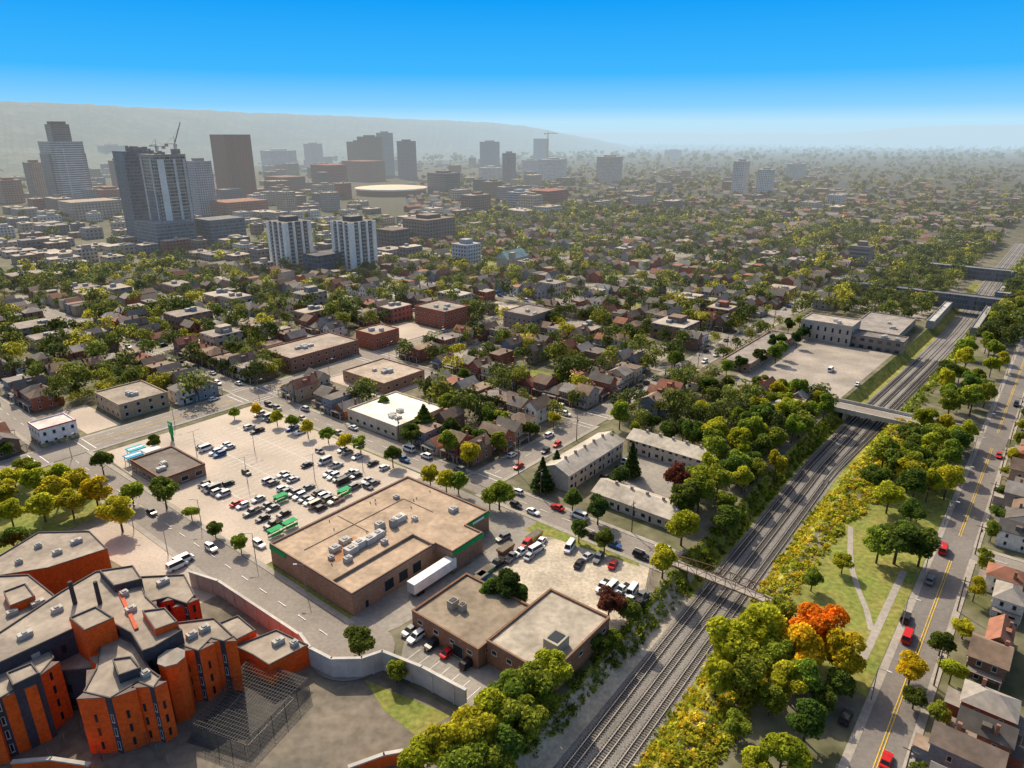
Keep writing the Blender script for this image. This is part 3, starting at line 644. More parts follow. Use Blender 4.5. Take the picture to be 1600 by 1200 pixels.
def crane(x,yb,ytip,Yd,label,jib=32,ang=.6,z0=0,luff=0,th=1.0,col=(.5,.35,.1)):
    v=(600-ytip)/F; zt=H+Yd*(-sp+cp*v)/(cp+sp*v); X=(x-800)/F*(Yd*cp-(zt-H)*sp)
    r=empty('tower_crane',(X,Yd,z0),label,'crane'); b=MB(); s=.9*th
    for i in(-1,1):
        for j in(-1,1): b.tube((X+i*s,Yd+j*s,z0),(X+i*s,Yd+j*s,zt-4),.28*th,n=4)
    z=z0
    while z<zt-6: b.tube((X-s,Yd-s,z),(X+s,Yd-s,z+3),.16*th,n=4); b.tube((X-s,Yd+s,z+3),(X-s,Yd-s,z),.16*th,n=4); z+=3
    b.build('mast',M['tint'],r,col)
    c,q=math.cos(ang),math.sin(ang); dz=jib*math.tan(luff)
    b=MB()
    for o in(-.6,.6): b.tube((X-q*o,Yd+c*o,zt-4),(X+c*jib-q*o,Yd+q*jib+c*o,zt-4+dz),.28*th,n=4)
    b.tube((X,Yd,zt-2.4),(X+c*jib,Yd+q*jib,zt-3.6+dz),.25*th,n=4)
    for k in range(8):
        t=k/8; b.tube((X+c*jib*t-q*.6,Yd+q*jib*t+c*.6,zt-4+dz*t),(X+c*jib*(t+.06),Yd+q*jib*(t+.06),zt-2.6+dz*t),.14*th,n=4)
    b.build('jib',M['tint'],r,col)
    b=MB(); b.tube((X,Yd,zt-4),(X-c*9,Yd-q*9,zt-4),.4*th,n=4); b.obox(X-c*8,Yd-q*8,zt-6.5,zt-3.8,3,2,ang); b.build('counter_jib',M['tint'],r,(.4,.36,.3))
    b=MB(); b.tube((X,Yd,zt-4),(X,Yd,zt+3),.35*th,.15*th,4); b.tube((X,Yd,zt+3),(X+c*jib*.7,Yd+q*jib*.7,zt-3+dz*.7),.1*th,n=3); b.tube((X,Yd,zt+3),(X-c*8,Yd-q*8,zt-3.6),.1*th,n=3); b.build('apex',M['tint'],r,(.45,.33,.12))
    b=MB(); b.obox(X+1.5,Yd-1,zt-6.4,zt-4.2,1.8,1.6,ang); b.build('cab',M['tint'],r,(.6,.58,.55))
crane(272,238,218,Y2+4,'luffing crane rising from the unfinished concrete tower',8,R(10),h2,luff=R(68),col=(.3,.27,.24))
crane(243,238,222,Y+3,'short crane on the dark glazed tower',8,R(170),h,col=(.25,.2,.17))
tower(342,402,211,309,(.27,.085,.06),'f_vert','tall dark reddish brown slab tower in the downtown skyline',.9,False)
tower(545,585,222,275,BR,'f_win','brown office tower with a stepped top',1.1)
tower(562,600,214,277,(.21,.13,.10),'f_win','taller brown office tower behind its stepped neighbour',1)
tower(592,617,208,275,(.4,.43,.48),'f_glass','slim pale blue grey tower beside the brown offices',.8)
tower(623,652,221,280,(.19,.19,.21),'f_glass','dark grey slab tower right of the pale slim one',.8)
tower(487,545,259,292,(.35,.10,.065),'f_band','wide dark red low block in front of brown offices',1.3,False)
tower(535,604,253,284,(.30,.12,.08),'f_low','red brown stepped block left of the arena',1.2,False)
tower(668,720,272,304,(.19,.17,.16),'f_band','dark grey office block right of the arena',1.2)
tower(750,781,222,266,(.28,.32,.4),'f_glass','blue grey tower with flat top at the centre',.8)
tower(785,806,240,288,(.4,.41,.44),'f_vert','slim striped tower in front of white blocks',.7)
tower(833,857,217,256,(.32,.42,.52),'f_glass','pale blue unfinished tower beneath the yellow crane',.8,False)
tower(748,786,263,285,(.7,.66,.6),'f_win','white low apartment block below the blue grey tower',1)
tower(815,842,251,276,(.65,.63,.6),'f_win','white apartment slab below the pale blue tower',1)
tower(840,886,250,286,(.72,.69,.64),'f_win','wide white apartment slab right of centre',.5)
tower(930,972,246,288,(.6,.53,.45),'f_win','beige apartment tower standing alone right of centre',.8)
tower(1140,1168,253,305,(.62,.58,.54),'f_win','left and taller white apartment tower on the right skyline',.8)
tower(1178,1208,266,307,(.64,.6,.55),'f_win','right and shorter white apartment tower on the right skyline',.8)
tower(1222,1262,257,280,(.55,.53,.5),'f_win','wide pale block behind the two right skyline towers',.4)
tower(1036,1066,235,250,(.6,.6,.58),'f_win','small pale block far away on the plain',.5)
tower(413,464,236,272,(.7,.67,.63),'f_win','white stepped apartment block behind the dark slab',.6)
tower(478,506,225,262,(.5,.47,.44),'f_win','pale grey block left of the brown offices',.8)
tower(303,341,253,338,(.38,.37,.39),'f_win','grey blue tower behind the unfinished pair',.9)
tower(160,200,228,262,(.5,.46,.42),'f_win','pale block right of the tall left tower',.8)
tower(24,62,228,262,(.5,.45,.42),'f_win','distant pale block at the far left edge',.6)
tower(0,40,283,318,(.36,.2,.14),'f_low','red brown block at the far left edge',1)
tower(50,82,255,318,(.32,.25,.2),'f_win','brown block hugging the tall left tower',1)
tower(100,190,318,345,(.46,.36,.28),'f_low','wide beige block in front of the tall left tower',.8,False)
tower(150,200,298,322,(.38,.16,.11),'f_low','red brick block left of the unfinished pair',1)
tower(180,206,252,310,(.34,.25,.2),'f_win','slim brown tower left of the unfinished pair',1)
tower(286,318,218,240,(.5,.48,.46),'f_win','far pale block above the unfinished pair',.6)
tower(415,480,278,303,(.26,.17,.13),'f_low','dark brown hall right of the slab tower',1.2,False)
tower(330,420,318,340,(.38,.18,.12),'f_low','red brick row below the slab tower',.8,False)
tower(312,386,346,384,(.21,.21,.22),'f_glass','dark glassy low block right of the unfinished pair',.8,False)
tower(630,712,346,380,(.27,.19,.15),'f_low','wide brown block with terraces at mid picture',.9)
tower(590,642,362,396,(.19,.15,.13),'f_low','dark brown hall right of the twin towers',1,False)
tower(706,752,385,418,(.46,.45,.46),'f_win','grey white mid rise apartment block',1)
tower(792,830,302,330,(.5,.52,.55),'f_glass','pale glassy block right of the terraces',.8)
tower(825,888,300,325,(.36,.12,.085),'f_low','long red brick block right of the pale glassy one',.7,False)
tower(1322,1362,388,418,(.3,.25,.21),'f_band','brown mid rise block among the right trees',1)
tower(480,560,402,432,(.13,.13,.14),'f_glass','dark low annex between the twin white towers',.5,False)
crane(856,250,206,1950,'yellow tower crane above the pale blue tower',26,R(0),0,th=2.0,col=(.6,.36,.05))
for (xl,xr,yb,lb) in ((427,491,424,'left of the twin white apartment towers'),(525,590,428,'right of the twin white apartment towers')):
    rt,X,Y,h,L,Wd=tower(xl,xr,350,yb,(.2,.175,.155),'f_win',lb,1.0)
    for sd in range(4):
        ang=GA+sd*PI/2; nx,ny=math.sin(ang),-math.cos(ang); tx,ty=math.cos(ang),math.sin(ang)
        if ny>.3: continue
        for k in(-.46,-.16,.16,.46):
            x=X+nx*(L/2+.4)+tx*k*L; y=Y+ny*(Wd/2+.4)+ty*k*L
            b=MB(); b.obox(x,y,-.3,h+.8,L*(.09 if abs(k)<.3 else .16),.9,ang); b.build('white_pier',M['tint'],rt,(.85,.8,.72))
        for k in(-.31,.31,0):
            for f in range(int(h//3)):
                b=MB(); x=X+nx*(L/2+.7)+tx*k*L; y=Y+ny*(Wd/2+.7)+ty*k*L; b.obox(x,y,2+f*3,2.95+f*3,L*.14,1.2,ang); b.build('balcony',M['tint'],rt,(.42,.38,.34))
X,Y=G(612,303); rr=56*(Y*cp+H*sp)/F
ar=empty('arena',(X,Y,0),'round arena with a broad tan domed roof downtown','arena'); poly=lambda r_:[(X+r_*math.cos(2*PI*i/32),Y+r_*math.sin(2*PI*i/32)) for i in range(32)]
b=MB(); b.prism(poly(rr*.96),-.3,9.5); b.build('wall',M['tint'],ar,(.24,.14,.1)); b=MB(); b.prism(poly(rr),9.6,12,bottom=True); b.build('rim',M['tint'],ar,(.85,.78,.68))
b=MB()
for k in range(5):
    r0,r1=rr*(1-k/5*.98),rr*(1-(k+1)/5*.98); z0,z1=12.05+4*math.sin(k/5*PI/2),12.05+4*math.sin((k+1)/5*PI/2); P0,P1=poly(r0),poly(r1)
    for i in range(32): j=(i+1)%32; b.face([(*P0[i],z0),(*P0[j],z0),(*P1[j],z1),(*P1[i],z1)])
b.build('dome',M['tint'],ar,(.72,.58,.42))
a,bb=AB(X,Y); occ(a-rr,a+rr,bb-rr,bb+rr)
X,Y=G(800,418); ch=empty('church',(X,Y,0),'church with a pale green copper roof at mid picture','church')
b=MB(); b.obox(X,Y,-.3,9,26,12,GA); b.build('wall',M['tbrick'],ch,(.4,.35,.28))
b=MB()
c_,s_=math.cos(GA),math.sin(GA); T=lambda u,v,z:(X+u*c_-v*s_,Y+u*s_+v*c_,z)
b.face([T(-13.5,-6.5,8.8),T(13.5,-6.5,8.8),T(13.5,0,15),T(-13.5,0,15)]); b.face([T(-13.5,6.5,8.8),T(13.5,6.5,8.8),T(13.5,0,15),T(-13.5,0,15)]); b.face([T(-13.4,-6,9),T(-13.4,6,9),T(-13.4,0,14.8)])
b.build('roof',M['troof'],ch,(.4,.52,.44)); b=MB(); b.obox(*T(-11,-9,0)[:2],-.3,15,4,4,GA); b.build('bell_tower',M['tbrick'],ch,(.4,.35,.28)); a,bb=AB(X,Y); occ(a-16,a+16,bb-12,bb+12)
# mid-rise fill
random.seed(21)
PAL=[('red brick',(.34,.13,.085)),('brown',(.27,.18,.13)),('beige',(.48,.38,.285)),('grey',(.33,.30,.275)),('dark grey',(.19,.175,.165)),('off white',(.6,.55,.48))]
def fillb(n,xr_,yr_,hs,Ls,Ws,ok,tries,grp,pal=PAL,rcs=((.37,.31,.25),(.27,.235,.21),(.5,.43,.35),(.42,.345,.28))):
    cnt=0
    for it in range(tries):
        if cnt>=n: break
        px=random.uniform(*xr_); py=random.uniform(*yr_)
        if not ok(px,py): continue
        X,Y=G(px,py); a,b_=AB(X,Y); L=random.uniform(*Ls); Wd=random.uniform(*Ws)
        if any(x0<a+L/2 and a-L/2<x1 and y0<b_+Wd/2 and b_-Wd/2<y1 for x0,x1,y0,y1 in OCC): continue
        if grp!='blocks filling the downtown' and any((ax=='a' and abs(a-at)<hw+2+L/2 and lo<b_<hi) or (ax=='b' and abs(b_-at)<hw+2+Wd/2 and lo<a<hi) for ax,at,lo,hi,hw in ROADS): continue
        nm,col=random.choice(pal); h=random.choice(hs)
        if py>340: h=min(h,11)
        r=empty('city_building',(X,Y,0)); b=MB(); b.obox(X,Y,-.4,h,L,Wd,GA)
        b.build('wall',M[random.choice(('f_low','f_win','f_low'))],r,col)
        b=MB(); b.obox(X,Y,h+.01,h+.4,L-.6,Wd-.6,GA)
        b.build('roof',M['troof'],r,random.choice(rcs))
        for u in range(2): b=MB(); b.obox(X+random.uniform(-.3,.3)*L*.7,Y+random.uniform(-.3,.3)*Wd*.5,h+.41,h+random.uniform(1.3,2.8),3,2.4,GA); b.build('roof_unit',M['tint'],r,(.36,.34,.31))
        if random.random()<.35 and h>7: b=MB(); b.obox(*W(a+L*.1,b_),h+.41,h+3.4,L*.4,Wd*.4,GA); b.build('penthouse',M['tint'],r,tuple(c*.8 for c in col))
        auto(r,'%s %s block'%(nm,'low' if h<9 else 'mid rise' if h<16 else 'tall'),'building',grp,(px,py)); occ(a-L/2-2,a+L/2+2,b_-Wd/2-2,b_+Wd/2+2); cnt+=1
noar=lambda x,y: not(535<x<690 and 280<y<345)
fillb(175,(-10,860),(256,345),(7,9,11,13,16,20,26,32),(14,38),(12,28),noar,14000,'blocks filling the downtown')
fillb(8,(540,690),(318,345),(5,7),(14,26),(12,20),lambda x,y:True,600,'blocks filling the downtown')
fillb(95,(-10,700),(345,412),(5,7,8,10,11),(11,26),(10,20),lambda x,y: True ,9000,'blocks filling the downtown')
fillb(30,(860,1330),(262,330),(7,9,12,16),(16,40),(12,24),lambda x,y:True,2000,'blocks filling the downtown')
fillb(34,(30,1250),(400,545),(5,6,7,8),(12,24),(11,20),lambda x,y:True,8000,'flat roofed blocks among the houses',PAL[:4],((.28,.235,.2),(.36,.3,.24),(.42,.36,.3)))
# ------------------------------------------------------------------ houses
WCOL=[('red brick',(.33,.105,.06)),('red brick',(.28,.10,.062)),('brown brick',(.26,.15,.1)),('brown brick',(.21,.13,.09)),('tan',(.38,.29,.2)),('cream',(.55,.46,.34)),('white',(.66,.62,.56)),('grey',(.33,.305,.28)),('slate blue',(.2,.23,.27))]
RCOL=[('dark',(.12,.105,.092)),('dark',(.15,.13,.113)),('grey',(.24,.21,.185)),('grey',(.30,.265,.23)),('brown',(.22,.15,.105)),('brown',(.19,.135,.1)),('brown',(.26,.19,.14)),('rust',(.28,.125,.08))]
def roof_mesh(kind,w,d,h,rh,b,m=0):
    e=.4
    if kind=='gable':
        W_,D_=w/2+e,d/2+e
        for sg in(-1,1):
            q=[(sg*W_,-D_,h-.2),(sg*W_,D_,h-.2),(0,D_,h+rh),(0,-D_,h+rh)]; lo=[(x,y,z-.2) for x,y,z in q]; b.hull8(lo,q,m)
    elif kind=='side':
        W_,D_=w/2+e,d/2+e
        for sg in(-1,1):
            q=[(-W_,sg*D_,h-.2),(W_,sg*D_,h-.2),(W_,0,h+rh),(-W_,0,h+rh)]; lo=[(x,y,z-.2) for x,y,z in q]; b.hull8(lo,q,m)
    elif kind=='hip':
        W_,D_=w/2+e,d/2+e; k=max(.2,D_-W_)
        A,B_,C_,D4=(-W_,-D_,h-.1),(W_,-D_,h-.1),(W_,D_,h-.1),(-W_,D_,h-.1); E,F_=(0,-k,h+rh),(0,k,h+rh)
        b.face([A,B_,E],m); b.face([B_,C_,F_,E],m); b.face([C_,D4,F_],m); b.face([D4,A,E,F_],m); b.face([D4,C_,B_,A],m)
    else:
        b.box(-w/2-.15,w/2+.15,-d/2-.15,d/2+.15,h,h+.25,m)
def wall_mesh(kind,w,d,h,rh,b,m=0):
    b.box(-w/2,w/2,-d/2,d/2,-.3,h,m)
    if kind=='gable':
        for y in(-d/2,d/2): b.face([(-w/2,y,h),(w/2,y,h),(0,y,h+rh-.25)],m)
    if kind=='side':
        for x in(-w/2,w/2): b.face([(x,-d/2,h),(x,d/2,h),(x,0,h+rh-.25)],m)
HT=[('gable',6.0,10,5.8,2.6),('side',6.9,8.6,5.6,2.3),('hip',6.9,9,5.6,2.1),('gable',6.6,9.6,3.4,2.2),('flat',6.0,10.5,6.4,0),('gable',5.3,11,6.2,2.7),('hip',7.4,10,3.5,2.0),('flat',7.2,9,5.6,0)]
PROTO=[];COMP=[]
for ti,(kd,w,d,h,rh) in enumerate(HT):
    r=empty('house',(0,0,0),absolute=False); b=MB(); wall_mesh(kd,w,d,h,rh,b)
    b.box(-w/2+.8,w/2-1.2,d/2-.1,d/2+2.6,-.3,2.9)
    wo=b.build('wall',M['tbrick'],r)
    b=MB(); roof_mesh(kd,w,d,h,rh,b); b.box(-w/2+.6,w/2-1,d/2+.05,d/2+2.8,2.91,3.05)
    if kd=='gable' and h>5: b.box(w*.16,w*.40,-.9,.9,h+.4,h+rh*.72)
    ro=b.build('roof',M['troof'],r)
    b=MB(); b.box(w/2-1.3,w/2-.6,d*.15,d*.15+.7,h-.3,h+max(rh,.8)+.5); b.build('chimney',M['tbrick'],ro,(.26,.13,.09))
    b=MB(); b.box(-w/2+.3,w/2-.3,-d/2-1.9,-d/2-.01,2.55,2.75); b.build('porch_roof',M['troof'],r,(.2,.17,.15))
    for x in(-w/2+.45,w/2-.45):
        b=MB(); b.box(x-.1,x+.1,-d/2-1.8,-d/2-1.6,0,2.54); b.build('porch_post',M['frame'],r)
    def wn(x,y,z,ang,ww,hh,n='window'):
        o=bpy.data.objects.new(n,winmesh(ww,hh,True)); C.objects.link(o); o.parent=r; o.location=(x,y,z); o.rotation_euler=(0,0,ang)
    wn(-1.3,-d/2-.02,.1,0,1,2.05,'door'); wn(1.4,-d/2-.02,.9,0,1.6,1.4)
    wn(1.2,d/2+2.62,.9,PI,1.2,1.2)
    for z in ([3.5] if h>5 else []):
        wn(-1.4,-d/2-.02,z,0,1,1.4); wn(1.4,-d/2-.02,z,0,1,1.4); wn(-1.4,d/2+.02,z,PI,1,1.3); wn(1.4,d/2+.02,z,PI,1,1.3)
    for sg,an in((1,PI/2),(-1,-PI/2)):
        for z in ([.9,3.5] if h>5 else [.9]):
            for y in (-d*.25,d*.2): wn(sg*(w/2+.02),y,z,an,.9,1.3)
    PROTO.append(r)
    b=MB(); wall_mesh(kd,w,d,h,rh,b,0); b.box(-w/2+.8,w/2-1.2,d/2-.1,d/2+2.6,-.3,2.9,0); roof_mesh(kd,w,d,h,rh,b,1); b.box(w/2-1.3,w/2-.6,d*.15,d*.15+.7,h-.3,h+max(rh,.8)+.5,0)
    for x in(-1.4,1.4):
        for z in([.9,3.5] if h>5 else[.9]):
            b.box(x-.5,x+.5,-d/2-.04,-d/2+.1,z,z+1.3,2); b.box(x-.5,x+.5,d/2-.1,d/2+.04,z,z+1.3,2)
    for y in(-d*.25,d*.2):
        for z in([.9,3.5] if h>5 else[.9]): b.box(-w/2-.04,-w/2+.1,y-.45,y+.45,z,z+1.3,2); b.box(w/2-.1,w/2+.04,y-.45,y+.45,z,z+1.3,2)
    rm=M.get('roof_varied')
    if rm is None:
        m,t,N,L_,B=nt('roof_varied'); oi=N.new('ShaderNodeObjectInfo'); cr=N.new('ShaderNodeValToRGB'); cr.color_ramp.interpolation='CONSTANT'
        cr.color_ramp.elements[0].color=(.125,.11,.097,1); cr.color_ramp.elements[1].position=.92; cr.color_ramp.elements[1].color=(.28,.13,.085,1)
        for p_,c_2 in((.22,(.165,.145,.125,1)),(.42,(.25,.22,.19,1)),(.6,(.21,.15,.11,1)),(.76,(.32,.28,.24,1))): e=cr.color_ramp.elements.new(p_); e.color=c_2
        L_.new(oi.outputs['Random'],cr.inputs[0]); L_.new(scalec(t,cr.outputs[0],noisef(t,.8,.8,1.2)),B.inputs['Base Color']); B.inputs['Roughness'].default_value=.9; rm=M['roof_varied']=m
    o=b.build('house',[M['tbrick'],rm,M['glass']]); COMP.append(o.data); bpy.data.objects.remove(o)
def kids(o): return [c for c in o.children]
def dup(root,loc,rz,scale=(1,1,1),cols={}):
    r=root.copy(); C.objects.link(r); r.location=loc; r.rotation_euler=(0,0,rz); r.scale=scale
    for ch_ in kids(root):
        c=ch_.copy(); C.objects.link(c); c.parent=r
        if ch_.name.split('.')[0] in cols: c.color=(*cols[ch_.name.split('.')[0]],1)
        for g_ in kids(ch_):
            d=g_.copy(); C.objects.link(d); d.parent=c
    return r
HOUSES=[]; random.seed(5)
def add_h(a,b,dirn,force=False):
    if not force and blocked(a,b,3.5): return
    X,Y=W(a,b)
    if not infr(X,Y,40,3): return
    p=PX(X,Y)
    if p[1]<400 and p[0]<640: return
    dx,dy=W(*dirn); HOUSES.append((X,Y,math.atan2(dx,-dy),a,b))
BL=[-133,-262,-360,-460,-560]
for ax,at,lo,hi,hw in ROADS:
    if ax!='a' or at in(72,200) and lo>-263 : continue
    for s_ in(-1,1):
        b=lo+13
        while b<hi-8:
            if min(abs(b-x) for x in BL)>11 and random.random()<.95: add_h(at+s_*(12.6+random.uniform(-.8,1.6)),b,(-s_,0))
            b+=random.uniform(6.7,8.2)
for bl,lo,hi in((-133,150,900),(-262,-40,1000),(-360,-40,900),(-460,-40,900)):
    for s_ in(-1,1):
        a=lo+22
        while a<hi:
            near=min(abs((a-x)) for x in(-10,72,146,214,290)+AL)
            if near>20 and random.random()<.9: add_h(a,bl+s_*(13.7 if bl!=-262 else 16),(0,-s_))
            a+=random.uniform(7,8.8)
for row in(4.2,30,48):
    a=84
    while a<420:
        if abs(a-200)>8 and random.random()<.9: add_h(a,row+random.uniform(-1,1.8),random.choice(((0,-1),(0,-1),(0,1),(-1,0))) if row!=30 else (0,1),True)
        a+=random.uniform(7.4,9.6)
for a0 in(176,250,326,398,470,542,614,686):
    for i in range(44):
        b=random.uniform(-555,-140)
        if min(abs(b-x) for x in BL)>21: add_h(a0+random.uniform(-8,14),b,(random.choice((-1,1)),0))
HOUSES.sort(key=lambda h:h[0]**2+h[1]**2)
keep=[]
for h in HOUSES:
    if all((h[0]-k[0])**2+(h[1]-k[1])**2>40 for k in keep): keep.append(h)
HOUSES=keep
stv=[];stf=[];stc=[]
random.seed(9)
def stuff_house(X,Y,rz,wc,rc,w,d,h,rh):
    c,q=math.cos(rz),math.sin(rz); n=len(stv)
    for x,y,z in((-w/2,-d/2,-.2),(w/2,-d/2,-.2),(w/2,d/2,-.2),(-w/2,d/2,-.2),(-w/2,-d/2,h),(w/2,-d/2,h),(w/2,d/2,h),(-w/2,d/2,h),(0,-d/2,h+rh),(0,d/2,h+rh),(-w/2-.3,-d/2-.3,h-.2),(w/2+.3,-d/2-.3,h-.2),(w/2+.3,d/2+.3,h-.2),(-w/2-.3,d/2+.3,h-.2),(0,-d/2-.3,h+rh+.1),(0,d/2+.3,h+rh+.1)):
        stv.append((X+x*c-y*q,Y+x*q+y*c,z))
    for f,col in(((0,1,5,8,4),wc),((2,3,7,9,6),wc),((1,2,6,5),wc),((3,0,4,7),wc),((11,12,15,14),rc),((13,10,14,15),rc)): stf.append(tuple(n+i for i in f)); stc.append(col)
for i,(X,Y,rz,a,b) in enumerate(HOUSES):
    wn_,wc=random.choice(WCOL); rn,rc=random.choice(RCOL); k=random.randrange(len(HT)); sc=1
    if b>0: wn_,wc=random.choice([('red brick',(.42,.12,.06))]*3+WCOL); rn,rc=random.choice(RCOL); k=random.choice((0,0,5,2,3,1,4,6)); sc=random.uniform(.8,.98)
    p=PX(X,Y,4)
    sty='single-storey' if HT[k][3]<5 else 'flat-topped' if HT[k][0]=='flat' else 'two-storey'
    if i<170:
        r=dup(PROTO[k],(X,Y,0),rz,(sc,sc,sc*random.uniform(.93,1.1)),{'wall':wc,'roof':rc})
        auto(r,'%s %s house, %s roof'%(wn_,sty,rn),'house','houses of the neighbourhood',p)
    elif i<300:
        o=bpy.data.objects.new('house',COMP[k]); C.objects.link(o); o.location=(X,Y,0); o.rotation_euler=(0,0,rz); o.color=(*wc,1); o.scale=(1,1,random.uniform(.93,1.1))
        auto(o,'small %s %s house'%(wn_,sty),'house','houses of the neighbourhood',p)
    else: stuff_house(X,Y,rz,wc,rc,HT[k][1]*random.uniform(.95,1.25),HT[k][2],HT[k][3],HT[k][4])
for r in PROTO:
    for c in list(r.children):
        for g_ in list(c.children): bpy.data.objects.remove(g_)
        bpy.data.objects.remove(c)
    bpy.data.objects.remove(r)
for i in range(3200):
    px=random.uniform(-20,1620); py=242+(random.random()**.75)*152
    if px<640 and py>258: continue
    X,Y=G(px,py); a,b=AB(X,Y)
    if blocked(a,b,4) or (a<900 and -62<b<-30) or (a<760 and -560<b<-130): continue
    stuff_house(X,Y,GA+random.choice((0,PI/2)),random.choice(WCOL)[1],random.choice(RCOL)[1],random.uniform(7,12),random.uniform(9,18),random.uniform(3.5,7),random.choice((.2,1.5,2,2.5)))
me=bpy.data.meshes.new('distant_houses'); me.from_pydata(stv,[],stf); at=me.attributes.new('Col','FLOAT_COLOR','FACE'); at.data.foreach_set('color',[x for c in stc for x in(*c,1)]); me.materials.append(M['attr'])
o=bpy.data.objects.new('distant_houses',me); C.objects.link(o); tag(o,'far off small houses packed together towards the horizon','houses',None,'stuff')
# ------------------------------------------------------------------ trees
def quads(verts,name,m,cols=None):
    n=len(verts); me=bpy.data.meshes.new(name); me.vertices.add(n*4); me.vertices.foreach_set('co',verts.reshape(-1).astype(np.float32))
    me.loops.add(n*4); me.loops.foreach_set('vertex_index',np.arange(n*4,dtype=np.int32)); me.polygons.add(n); me.polygons.foreach_set('loop_start',np.arange(0,n*4,4,dtype=np.int32))
    me.update(calc_edges=True)
    if cols is not None:
        at=me.attributes.new('Col','FLOAT_COLOR','FACE'); at.data.foreach_set('color',np.concatenate([cols,np.ones((n,1))],1).reshape(-1).astype(np.float32))
    me.materials.append(m); return me
def leafq(pos,nrm,size):
    n=len(pos); r=rng.normal(size=(n,3)); t=np.cross(nrm,r); t/=np.linalg.norm(t,axis=1)[:,None]+1e-9; b=np.cross(nrm,t)
    s=size[:,None]; k=.75
    return np.stack([pos-t*s-b*s*k,pos+t*s-b*s*k*.7,pos+t*s*.8+b*s*k,pos-t*s*.7+b*s*k],1)
def crown(seed,nl,Rr,Hc,Ht,nleaf,leaf,kind='round'):
    r_=np.random.default_rng(seed)
    if kind=='cone':
        z=r_.random(nleaf)**1.3; ang=r_.random(nleaf)*2*PI; rad=(1-z)*Rr*(.75+.3*r_.random(nleaf))*(1+.25*np.sin(z*40))
        pos=np.stack([rad*np.cos(ang),rad*np.sin(ang),1.2+z*(Ht-1.2)],1); d=np.stack([np.cos(ang),np.sin(ang),np.full(nleaf,.5)],1)
    else:
        cs=[];rs=[]
        for i in range(nl):
            while True:
                p=r_.uniform(-1,1,3)
                if np.dot(p,p)<1: break
            cs.append([p[0]*Rr*.72,p[1]*Rr*.72,Hc+p[2]*(Ht-Hc)*.68]); rs.append(Rr*r_.uniform(.26,.48))
        cs=np.array(cs);rs=np.array(rs); idx=r_.choice(nl,nleaf,p=rs**2/sum(rs**2))
        d=r_.normal(size=(nleaf,3)); d[:,2]=np.where(d[:,2]<-.3,-d[:,2],d[:,2]); d/=np.linalg.norm(d,axis=1)[:,None]
        pos=cs[idx]+d*(rs[idx]*(.7+.38*r_.random(nleaf)))[:,None]
    nrm=d+r_.normal(size=(nleaf,3))*.55; nrm/=np.linalg.norm(nrm,axis=1)[:,None]
    return quads(leafq(pos,nrm,leaf*(.55+.8*r_.random(nleaf))),'crown',M['leaf'])
CV=[crown(s,n,4,6.2,10.2,4800,.265) for s,n in((1,14),(2,18),(3,22),(4,12),(5,26),(6,16))]
CN=[crown(11,0,2.6,0,11,3000,.28,'cone'),crown(12,0,2.2,0,12,3000,.28,'cone')]
def trunkmesh(seed,h):
    random.seed(seed); b=MB(); b.tube((0,0,-.4),(0,0,h*.38),.28,.2,7); b.tube((0,0,h*.38),(random.uniform(-.3,.3),0,h*.75),.2,.06,6)
    for i in range(5):
        a=i*1.26+random.random(); z=h*random.uniform(.28,.45); b.tube((0,0,z),(math.cos(a)*2.2,math.sin(a)*2.2,z+h*.25),.12,.04,5)
    me=bpy.data.meshes.new('trunk'); me.from_pydata(b.v,[],b.f); me.materials.append(M['bark']); return me
TV=[trunkmesh(i,10) for i in range(3)]
TC={'dark green':(.06,.088,.022),'green':(.115,.155,.028),'light green':(.21,.25,.032),'yellow green':(.36,.34,.028),'golden':(.55,.38,.022),'orange':(.6,.23,.02),'reddish':(.16,.055,.035)}
TREES=[]
def tree(X,Y,z,h,rad,cn,conif=False):
    r=empty('conifer_tree' if conif else 'leafy_tree',(X,Y,z),absolute=False); r.rotation_euler=(0,0,random.uniform(0,6.28))
    r.scale=(rad/(2.4 if conif else 4.3),)*2+(h/(11.5 if conif else 10.2),)
    c=bpy.data.objects.new('crown',random.choice(CN if conif else CV)); C.objects.link(c); c.parent=r
    j=random.uniform(.82,1.2); col=TC[cn]; c.color=(col[0]*j*random.uniform(.85,1.12),col[1]*j,col[2]*j,1)
    t=bpy.data.objects.new('trunk',random.choice(TV)); C.objects.link(t); t.parent=r
    szn='small' if rad<2.8 else 'broad' if rad>4.6 else 'medium'
    auto(r,'%s %s %s'%(szn,cn,'conifer' if conif else 'tree'),'tree','trees across the city',PX(X,Y,z+h*.55)); TREES.append((X,Y,rad))
def tpx(x,y,h,rad,cn,conif=False):
    X,Y=G(x,y,h*.58); a,b=AB(X,Y); z=zg(a,b)
    if z<-.05: X,Y=G(x,y,h*.58+z)
    tree(X,Y,z,h,rad,cn,conif)
random.seed(31)
YG,GN,DG,LG,GO,OG='yellow green','green','dark green','light green','golden','orange'
